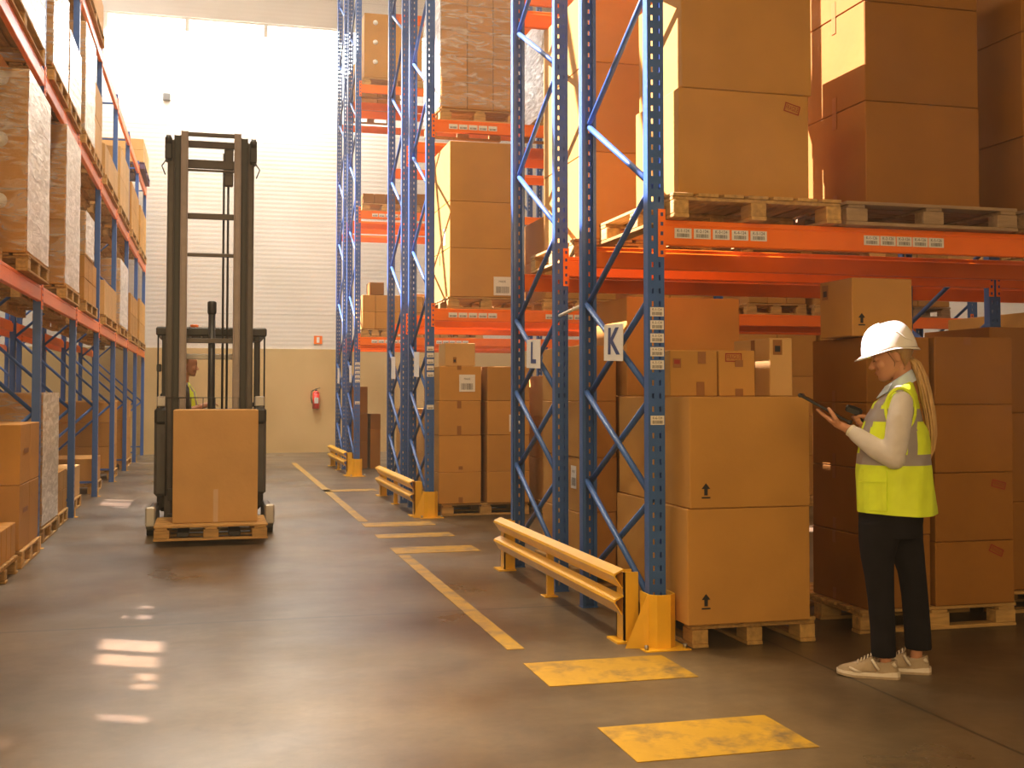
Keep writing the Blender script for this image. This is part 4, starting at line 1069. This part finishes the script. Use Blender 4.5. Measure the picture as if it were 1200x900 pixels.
# ------------------------------------------------------------------ woman checking stock
WR = R(-32.535)
W = empty('person', (3.33, 5.22, 0), WR)
tag(W, 'woman in white helmet and yellow safety vest looking down at a tablet', 'person')
EAR = (.052, 0, 1.612); HW = head_frame(EAR, R(17))
tx = Vector((-.869, 0, .496)); tn = Vector((.496, 0, .869)); TC = Vector((-.286, 0, 1.335))      # tablet axes
def T(s_, y, o): return TC + tx * s_ + tn * o + Vector((0, y, 0))
b = MB(); add_head(b, HW)
limb(b, [(.075, 0, 1.575), (.085, 0, 1.50), (.098, 0, 1.42)], [.054, .050, .062], 18)
b.loft([oval(z, xf, xb, 0, hw) for z, xf, xb, hw in ((.80, -.10, .15, .15), (.9, -.10, .15, .16), (1.08, -.09, .15, .125), (1.25, -.075, .16, .14), (1.36, -.02, .15, .155), (1.42, .02, .15, .14), (1.45, .05, .13, .08))])
# legs
limb(b, [(.00, -.07, .82), (-.04, -.075, .52), (-.02, -.07, .30), (-.012, -.07, .07)], [.070, .050, .040, .029], 16)
limb(b, [(.09, .075, .82), (.12, .075, .52), (.15, .08, .30), (.135, .08, .07)], [.070, .050, .040, .029], 16)
for (x, y) in ((-.012, -.07), (.135, .08)):
    b.ell((x - .06, y, .036), (.10, .026, .018)); b.ell((x + .02, y, .05), (.030, .026, .035))
# near (left) arm and hand under the tablet
limb(b, [(.078, -.145, 1.360), (.035, -.205, 1.105), (-.150, -.135, 1.225)], [.038, .034, .024], 14)
limb(b, [(-.150, -.135, 1.225), (-.172, -.127, 1.24)], [.024, .026], 12)
pc = T(-.060, -.105, -.030)
b.ell(pc, (.046, .040, .015), 16, 10, rot=Euler((0, math.atan2(.496, .869), 0)))
limb(b, [(-.172, -.127, 1.24), T(-.075, -.115, -.031)], [.024, .020], 12)
for k, (yy, ln) in enumerate(((-.122, .92), (-.102, 1.0), (-.082, .96), (-.063, .80))):
    a0 = T(-.035, yy, -.027); a1 = T(-.035 + .034 * ln, yy + .006, -.026); a2 = T(-.035 + .058 * ln, yy + .010, -.0215); a3 = T(-.035 + .078 * ln, yy + .013, -.0175)
    limb(b, [a0, a1, a2, a3], [.0105, .0098, .009, .0082], 10)
limb(b, [T(-.085, -.128, -.028), T(-.062, -.148, -.012), T(-.030, -.142, .006), T(-.005, -.126, .0165)], [.014, .0125, .0105, .0088], 10)
# far (right) arm, hand round the scanner grip
limb(b, [(.078, .145, 1.360), (.040, .20, 1.11), (-.045, .075, 1.235)], [.038, .034, .024], 14)
b.ell((-.078, .035, 1.268), (.038, .024, .036), 16, 10, rot=Euler((0, .5, .3)))
limb(b, [(-.045, .075, 1.235), (-.072, .045, 1.262)], [.024, .022], 12)
gd = Vector((.045, 0, -.065)).normalized()                       # scanner grip direction
G0 = Vector((-.146, 0, 1.319))
for k in range(4):
    g = G0 + gd * (.020 + .0185 * k); ln = (1.0, 1.04, .98, .84)[k]
    c0 = g + Vector((.034, .026, .004)); c1 = g + Vector((.004, .031, 0)); c2 = g + Vector((-.024 * ln, .014, 0)); c3 = g + Vector((-.018 * ln, -.014, 0)); c4 = g + Vector((-.002, -.022, 0))
    limb(b, [c0, c1, c2, c3, c4], [.0105, .0098, .0092, .0088, .008], 10)
limb(b, [(-.068, .015, 1.281), (-.086, -.012, 1.298), (-.110, -.024, 1.308), (-.128, -.023, 1.309)], [.013, .0115, .010, .0088], 10)
remeshed(b, 'body', 'skin', .0042, 2, W)
# face details
fb = MB()
for s_ in (-1, 1):
    fb.tube([HW @ Vector((.112, s_ * .016, .034)), HW @ Vector((.112, s_ * .030, .039)), HW @ Vector((.098, s_ * .047, .036))], [.0028, .003, .0018], 6)
fb.build('eyebrows', 'brow', W)
fb = MB()
for s_ in (-1, 1):
    fb.tube([HW @ Vector((.1075, s_ * .019, .009)), HW @ Vector((.1100, s_ * .030, .0055)), HW @ Vector((.1000, s_ * .043, .009))], [.0014, .0022, .0016], 6)
fb.build('eyelashes', 'brow', W)
MB().ell((.1145, 0, -.0515), (.006, .0185, .0045), 12, 8, HW).ell((.1115, 0, -.0600), (.006, .016, .0048), 12, 8, HW).build('lips', 'lip', W)
# hair: cap and long tail
hb = MB()
rings = []
for (h, ab, af, w_) in HEAD:
    if h < -.076 or h > .12: continue
    lo = max(0, (-h) / .076)
    ring = []
    for k in range(36):
        t = 2 * PI * k / 36; ct, st = math.cos(t), math.sin(t)
        front = .055 if h > .015 else .0 - .03 * lo
        back = ab - .010 + .02 * lo; c = (front + back) / 2; a_ = (front - back) / 2
        ring.append(HW @ Vector((c + a_ * ct, (w_ + (.008 if h > .0 else .005)) * math.copysign(abs(st) ** .7, st), h)))
    rings.append(ring)
hb.loft(rings); hb.build('hair', ['hair_dark', 'hair'], W)
pt = [(.125, 0, 1.598), (.150, 0, 1.575), (.178, 0, 1.50), (.196, 0, 1.41), (.214, 0, 1.31), (.222, 0, 1.22), (.218, 0, 1.14), (.205, 0, 1.07)]
rad = [.017, .026, .034, .038, .037, .033, .024, .006]
hb = MB(); rnd = random.Random(3)
def cr(P_, t):
    n = len(P_) - 1; i = min(int(t * n), n - 1); f = t * n - i
    return [P_[i][q] * (1 - f) + P_[i + 1][q] * f for q in range(len(P_[0]))]
for k in range(60):
    an = rnd.uniform(0, 2 * PI); rr = math.sqrt(rnd.uniform(0, 1)) * .95; end = rnd.uniform(.84, 1.0); tw = rnd.uniform(-.5, .5)
    pts = []; rs = []
    for q in range(15):
        t = q / 14 * end; c = cr(pt, t); r_ = cr([(x,) for x in rad], t)[0]
        pts.append((c[0] + math.cos(an + tw * t) * rr * r_ * .8, c[1] + math.sin(an + tw * t) * rr * r_ * 1.1, c[2] + math.cos(an) * .004)); rs.append(.0068 * (1 - .75 * (q / 14) ** 3))
    hb.tube(pts, rs, 5)
for k in range(2): hb.tube([(.117, 0, 1.590), (.132, 0, 1.612)], .020, 12)
hb.build('ponytail', 'hair', W)
# white helmet
hm = MB(); n = 48; rings = []
base = .040
def rimz(t): return .006 * math.cos(2 * t) - .034 * max(0, -math.cos(t)) ** 1.6
for q in range(15):
    ph = (PI / 2) * q / 14; cs, sn = math.cos(ph) ** .66, math.sin(ph)
    rings.append([HW @ Vector((.020 - .02 * sn * .8 + .138 * cs * math.cos(2 * PI * k / n), .106 * cs * math.sin(2 * PI * k / n), base + .142 * sn + rimz(2 * PI * k / n) * (1 - sn))) for k in range(n)])
inner = [[HW @ ((HW.inverted() @ v - Vector((.008, 0, base))) * .96 + Vector((.008, 0, base))) for v in r_] for r_ in rings]
hm.loft(inner[::-1] + rings, cap=False)
top = len(hm.v)
def brim(outer, inner_, z0):   # lip round the rim, deep over the face, small at the back
    vs = []; fs = []
    for lay in (0, 1):
        for k in range(n):
            t = 2 * PI * k / n; ct, st = math.cos(t), math.sin(t)
            f = max(0, ct) ** 2.6 * .036 + .005 + max(0, -ct) ** 3 * .004
            dz = -.012 * max(0, ct) ** 2 + (-.016) * max(0, -ct) ** 2
            for (rr, zz) in ((1.0, .004), (1.0 + f / .138, .0)):
                vs.append(HW @ Vector((.020 + (.138) * rr * ct, .106 * (1 + (rr - 1) * .75) * st, base + dz * (rr > 1.0) + rimz(t) + (.0035 if lay else 0) + (.003 if rr == 1 else 0))))
    for k in range(n):
        k2 = (k + 1) % n
        a, b_, c, d = 2 * k, 2 * k + 1, 2 * k2 + 1, 2 * k2; o_ = 2 * n
        fs += [(a, d, c, b_), (a + o_, b_ + o_, c + o_, d + o_), (b_, c, c + o_, b_ + o_), (a, a + o_, d + o_, d)]
    hm.add(vs, fs, smooth=True)
brim(0, 0, 0)
helm = hm.build('safety_helmet', 'plastic_white', W)
for yy in (-.024, .024):   # raised crown ridges
    MB().tube([HW @ Vector((.020 - .016 * math.sin(a_) + .1345 * max(0, math.cos(a_)) ** .66, yy, base + .1450 * math.sin(a_))) for a_ in [R(22 + 5 * k) for k in range(14)]], .0036, 6).build('ridge', 'plastic_white', helm)
for s_ in (-1, 1):
    MB().tube([HW @ Vector((-.100, s_ * .052, base + .012)), HW @ Vector((-.070, s_ * .082, base + .035)), HW @ Vector((-.045, s_ * .083, base + .075)), HW @ Vector((.05, s_ * .088, base + .082))], .0032, 6).build('side_ridge', 'plastic_white', helm)
MB().tube([HW @ Vector((-.075, -.060, .045)), HW @ Vector((-.105, -.02, .025)), HW @ Vector((-.105, .02, .025)), HW @ Vector((-.075, .060, .045))], .011, 8).build('headband', 'black_plastic', helm)
MB().tube([HW @ Vector((.035, -.077, .045)), HW @ Vector((.012, -.071, -.03)), HW @ Vector((.03, -.055, -.075)), HW @ Vector((.05, -.03, -.104)), HW @ Vector((.05, .03, -.104)), HW @ Vector((.012, .071, -.03)), HW @ Vector((.035, .077, .045))], .0018, 6).build('chin_cord', 'brow', helm)
# collar
cb = MB(); rings = []
for (rz, s_) in ((0, 1.12), (.025, 1.06), (.050, .98), (.056, .96), (.050, .90), (.02, .95)):
    rings.append([Vector((.078 - rz * .25 + .070 * s_ * math.cos(2 * PI * k / 32), .068 * s_ * math.sin(2 * PI * k / 32), 1.448 + rz + .045 * (math.cos(2 * PI * k / 32)))) for k in range(32)])
cb.loft(rings, cap=False); cb.build('shirt_collar', 'collar_blue', W)
cb = MB()
for s_ in (-1, 1):
    cb.add([(-.005, s_ * .030, 1.452), (.035, s_ * .064, 1.476), (.012, s_ * .078, 1.432), (-.038, s_ * .040, 1.398), (-.003, s_ * .034, 1.456), (.037, s_ * .068, 1.480), (.014, s_ * .084, 1.434), (-.044, s_ * .044, 1.398)],
           [(0, 1, 2, 3), (7, 6, 5, 4), (0, 4, 5, 1), (1, 5, 6, 2), (2, 6, 7, 3), (3, 7, 4, 0)])
cb.build('collar_points', 'collar_blue', W)
# shirt: sleeves and body
sb = MB()
limb(sb, [(.078, -.150, 1.380), (.066, -.183, 1.30), (.040, -.207, 1.105), (-.045, -.180, 1.150), (-.140, -.140, 1.218), (-.158, -.131, 1.230)], [.056, .062, .056, .053, .040, .032], 18)
limb(sb, [(.078, .150, 1.380), (.066, .185, 1.30), (.045, .205, 1.105), (-.012, .115, 1.19), (-.038, .085, 1.228)], [.056, .060, .055, .045, .034], 18)
sb.loft([oval(z, xf, xb, 0, hw) for z, xf, xb, hw in ((.86, -.12, .17, .17), (1.08, -.105, .17, .15), (1.25, -.085, .17, .16), (1.37, -.03, .15, .165), (1.43, .015, .145, .13), (1.465, .035, .13, .085))])
shirt = remeshed(sb, 'shirt', 'shirt_grey', .008, 5, W)
MB().tube([(-.1585, -.1305, 1.2315), (-.170, -.1255, 1.240)], [.0325, .0325], 18, cap=False).build('cuff', 'paper_cream', shirt)
MB().tube([(-.1665, -.1285, 1.2365), (-.1715, -.126, 1.2405)], [.030, .030], 18).build('watch_strap', 'truck_black', W)
# vest
VR = [(.822, -.147, .242, .205), (.90, -.149, .234, .20), (1.02, -.148, .222, .19), (1.10, -.141, .216, .182), (1.17, -.132, .216, .182), (1.23, -.124, .210, .186), (1.29, -.104, .180, .186), (1.36, -.066, .166, .178),
      (1.41, -.034, .157, .176), (1.445, -.012, .147, .156), (1.475, .012, .138, .115), (1.492, .026, .132, .082)]
NV, NZ = 120, 74
rings = []
for i in range(NZ + 1):
    z = .822 + (1.492 - .822) * i / NZ
    _, xf, xb, hw = interp(VR, z)
    r_ = oval(z, xf, xb, 0, hw, NV, 2.3)
    for k, v in enumerate(r_):
        t = 2 * PI * k / NV
        fold = .004 * math.sin(5 * t + 9 * z) * max(0, min(1, (1.15 - z) / .2)) + .0025 * math.sin(11 * t - 14 * z) * max(0, min(1, (1.3 - z) / .3))
        d = Vector((v.x - (xf + xb) / 2, v.y, 0)).normalized(); v += d * fold
        v.z -= max(0, (z - 1.38) / .112) * .058 * max(0, min(1, (xb - v.x) / (xb - xf)))
        v.z += .006 * math.sin(2 * t) * max(0, 1 - (z - .822) / .1)
    rings.append(r_)
def vmat(c):
    if 1.064 < c.z < 1.122 or 1.286 < c.z < 1.344: return 1
    xf = interp(VR, c.z)[1]
    if 1.12 < c.z < 1.46 and abs(c.x - (.128 if c.z < 1.33 else .128 - (c.z - 1.33) * .55)) < .021 and abs(c.y) > .04: return 1
    if 1.12 < c.z < 1.46 and abs(c.x - (xf + .030)) < .019 and abs(c.y) > .05: return 1
    return 0
vb = MB(); vb.loft(rings, cap=False, mif=vmat)
vest = vb.build('safety_vest', ['hi_vis', 'reflective'], W)
# armhole binding and pocket of the vest
ab = MB()
for s_ in (-1, 1):
    loop = []
    for k in range(29):
        t = 2 * PI * k / 28
        x = .072 + .070 * math.cos(t); z = 1.345 + .105 * math.sin(t)
        _, xf, xb, hw = interp(VR, min(1.49, z)); c = (xf + xb) / 2; a_ = (xb - xf) / 2
        y = hw * max(.05, 1 - min(1, abs((x - c) / a_)) ** 2.3) ** (1 / 2.3)
        loop.append((x, s_ * (y + .006), z))
    ab.tube(loop, .008, 6, cap=False)
ab.build('armhole_binding', 'hi_vis', vest)
pk = MB()
P1 = []
for z in (.845, .90, .95, 1.0, 1.045):
    row = []
    for k in range(7):
        x = -.125 + .13 * k / 6
        _, xf, xb, hw = interp(VR, z); c = (xf + xb) / 2; a_ = (xb - xf) / 2
        y = -hw * max(.02, 1 - min(1, abs((x - c) / a_)) ** 2.3) ** (1 / 2.3) - .007
        row.append((x - .003, y, z))
    P1.append(row)
vs_ = [p for r_ in P1 for p in r_] + [(p[0] + .004, p[1] + .010, p[2]) for r_ in P1 for p in r_]
fs_ = []
for i in range(4):
    for k in range(6):
        a = i * 7 + k; fs_.append((a, a + 1, a + 8, a + 7))
o_ = 35
ring_ = [k for k in range(7)] + [7 * i + 6 for i in range(1, 5)] + [28 + k for k in range(5, -1, -1)] + [7 * i for i in range(3, 0, -1)]
for q in range(len(ring_)):
    a, b_ = ring_[q], ring_[(q + 1) % len(ring_)]; fs_.append((a, b_, b_ + o_, a + o_))
pk.add(vs_, fs_, smooth=False); pk.box(-.128, .008, -.200, -.190, .985, .990)
pk.build('pocket', 'hi_vis', vest)
# trousers
tb = MB()
tb.loft([oval(z, xf, xb, 0, hw) for z, xf, xb, hw in ((.70, -.130, .165, .15), (.78, -.138, .178, .165), (.86, -.135, .182, .168), (.93, -.12, .17, .155))])
tb.loft([oval(z, xf, xb, yc, hw, 28) for z, xf, xb, yc, hw in ((.105, -.082, .040, -.070, .058), (.25, -.086, .038, -.070, .060), (.40, -.097, .034, -.072, .064), (.51, -.111, .034, -.074, .070), (.60, -.128, .036, -.076, .078), (.68, -.136, .06, -.078, .085), (.78, -.138, .10, -.08, .088))])
tb.loft([oval(z, xf, xb, yc, hw, 28) for z, xf, xb, yc, hw in ((.122, .082, .214, .080, .058), (.25, .076, .208, .080, .060), (.40, .066, .198, .078, .064), (.51, .050, .190, .076, .070), (.60, .018, .184, .076, .078), (.68, -.01, .178, .078, .085), (.78, -.05, .178, .08, .088))])
remeshed(tb, 'trousers', 'trousers', .009, 4, W)
# trainers
def shoe(dx, dy, rz, lab):
    e = empty('trainer', (dx, dy, 0), rz); e.parent = W
    up = MB(); rings = []
    for (x, hw, z1, zb) in ((-.222, .012, .034, .020), (-.215, .026, .044, .018), (-.195, .038, .054, .016), (-.165, .044, .062, .015), (-.13, .046, .073, .015), (-.095, .043, .086, .015), (-.065, .040, .098, .015), (-.040, .038, .104, .015)):
        rings.append([(x, hw * math.cos(t) * (1 if math.sin(t) < 0 else .82 if z1 < .09 else .72), zb + (z1 - zb) * (.5 + .5 * math.sin(t))) for t in [2 * PI * k / 20 for k in range(20)]])
    up.loft(rings)
    col = []
    for (z, sc) in ((.015, 1.0), (.045, .98), (.068, .92), (.080, .88)):
        col.append([(.010 + .062 * sc * math.cos(t), .039 * sc * math.sin(t), z + (.012 * max(0, math.cos(t)) if z > .07 else 0)) for t in [2 * PI * k / 24 for k in range(24)]])
    inn = [[(.010 + (p[0] - .010) * .82, p[1] * .80, p[2]) for p in r_] for r_ in col[::-1]]
    up.loft(col + inn, cap=False)
    up.build('shoe_upper', 'shoe_beige', e)
    so = MB(); prof = [(-.228, .010), (-.218, .030), (-.19, .045), (-.14, .052), (-.08, .049), (-.02, .044), (.04, .044), (.068, .036), (.080, .016)]
    loop = [(x, w_) for x, w_ in prof] + [(x, -w_) for x, w_ in prof[::-1]]
    so.loft([[(x, y, z + .010 * max(0, (-x - .15) / .08)) for x, y in loop] for z in (.0005, .012)], mi=1, smooth=False)
    so.loft([[(x * 1.0, y * q, z + .008 * max(0, (-x - .15) / .08) + (.010 if x > -.02 else 0) * (z > .02)) for x, y in loop] for z, q in ((.0122, .99), (.026, .94))], mi=0, smooth=False)
    so.build('sole', ['shoe_white', 'shoe_beige'], e)
    st = MB()
    for s_ in (-1, 1):
        st.tube([(-.165, s_ * .0445, .050), (-.135, s_ * .0475, .036), (-.105, s_ * .0465, .030)], [.006, .007, .004], 6)
        st.tube([(-.055, s_ * .034, .095), (-.035, s_ * .0405, .062), (-.022, s_ * .0415, .045)], [.007, .008, .005], 6)
        st.tube([(.045, s_ * .030, .080), (.058, s_ * .026, .062)], [.010, .008], 6)
    st.build('side_stripe', 'shoe_white', e)
    lc = MB()
    for q in range(5):
        x = -.125 + .016 * q; z = .076 + .0095 * q
        lc.tube([(x, -.026, z - .006), (x + .004, 0, z + .006), (x, .026, z - .006)], .0032, 6)
    lc.build('laces', 'shoe_white', e)
    tg = MB().loft([[(-.055 + q * .012, .022 * math.cos(t),   .095 + q * .030 + .004 * math.sin(t)) for t in [2 * PI * k / 12 for k in range(12)]] for q in (0, .5, 1)]); tg.build('tongue', 'shoe_beige', e)
shoe(-.022, -.07, 0, ''); shoe(.128, .08, R(4), '')

# handheld tablet and scanner (held, so things of their own)
def held(name, label, cat):
    o = empty(name, (0, 0, 0), 0); tag(o, label, cat)
    o.matrix_world = Matrix.Translation((3.33, 5.22, 0)) @ Matrix.Rotation(WR, 4, 'Z') @ Matrix.Translation(TC + (tn * .005 + tx * .012 if cat == 'tablet' else Vector((0, 0, 0))))
    return o
tb_ = held('tablet_computer', 'black tablet held up by the woman in the helmet', 'tablet')
LT = Matrix((tx, Vector((0, 1, 0)), tn)).transposed().to_4x4()
MB().bbox(-.146, .146, -.122, .098, -.006, .006, .004, LT).build('casing', 'black_plastic', tb_)
mat('screen', (.02, .022, .03), .12, var=.01)
MB().box(-.132, .132, -.108, .084, .0062, .0068, LT).build('screen', 'screen', tb_)
MB().bbox(.128, .15, -.124, .10, -.010, .010, .006, LT).bbox(-.15, -.128, -.124, .10, -.010, .010, .006, LT).build('bumper', 'truck_black', tb_)
sc_ = held('barcode_scanner', 'black pistol grip scanner gripped above the tablet by the woman', 'scanner')
def L_(p): return Vector(p) - TC
m = MB(); a = L_((-.193, 0, 1.352)); b_ = L_((-.113, 0, 1.325))
m.loft([[a.lerp(b_, t) + Vector((.3 * .0, y, 0)) * 1 + Vector((.30, 0, .95)) * z for y, z in ((-w_, -h_), (w_, -h_), (w_ * 1.05, h_ * .3), (w_ * .7, h_), (-w_ * .7, h_), (-w_ * 1.05, h_ * .3))] for t, w_, h_ in ((0, .030, .013), (.1, .034, .018), (.5, .030, .020), (.85, .024, .018), (1, .014, .010))], smooth=False)
m.build('scanner_head', 'black_plastic', sc_)
m = MB(); m.tube([L_(G0 + gd * .0), L_(G0 + gd * .05), L_(G0 + gd * .098)], [.014, .0135, .015], 12); m.build('handle', 'black_plastic', sc_)
MB().bbox(-.008, .008, -.004, .004, -.002, .002, .001).box(-.006, .006, -.003, .003, -.002, .003).build('button', 'truck_silver', sc_, L_((-.168, -.018, 1.352)))
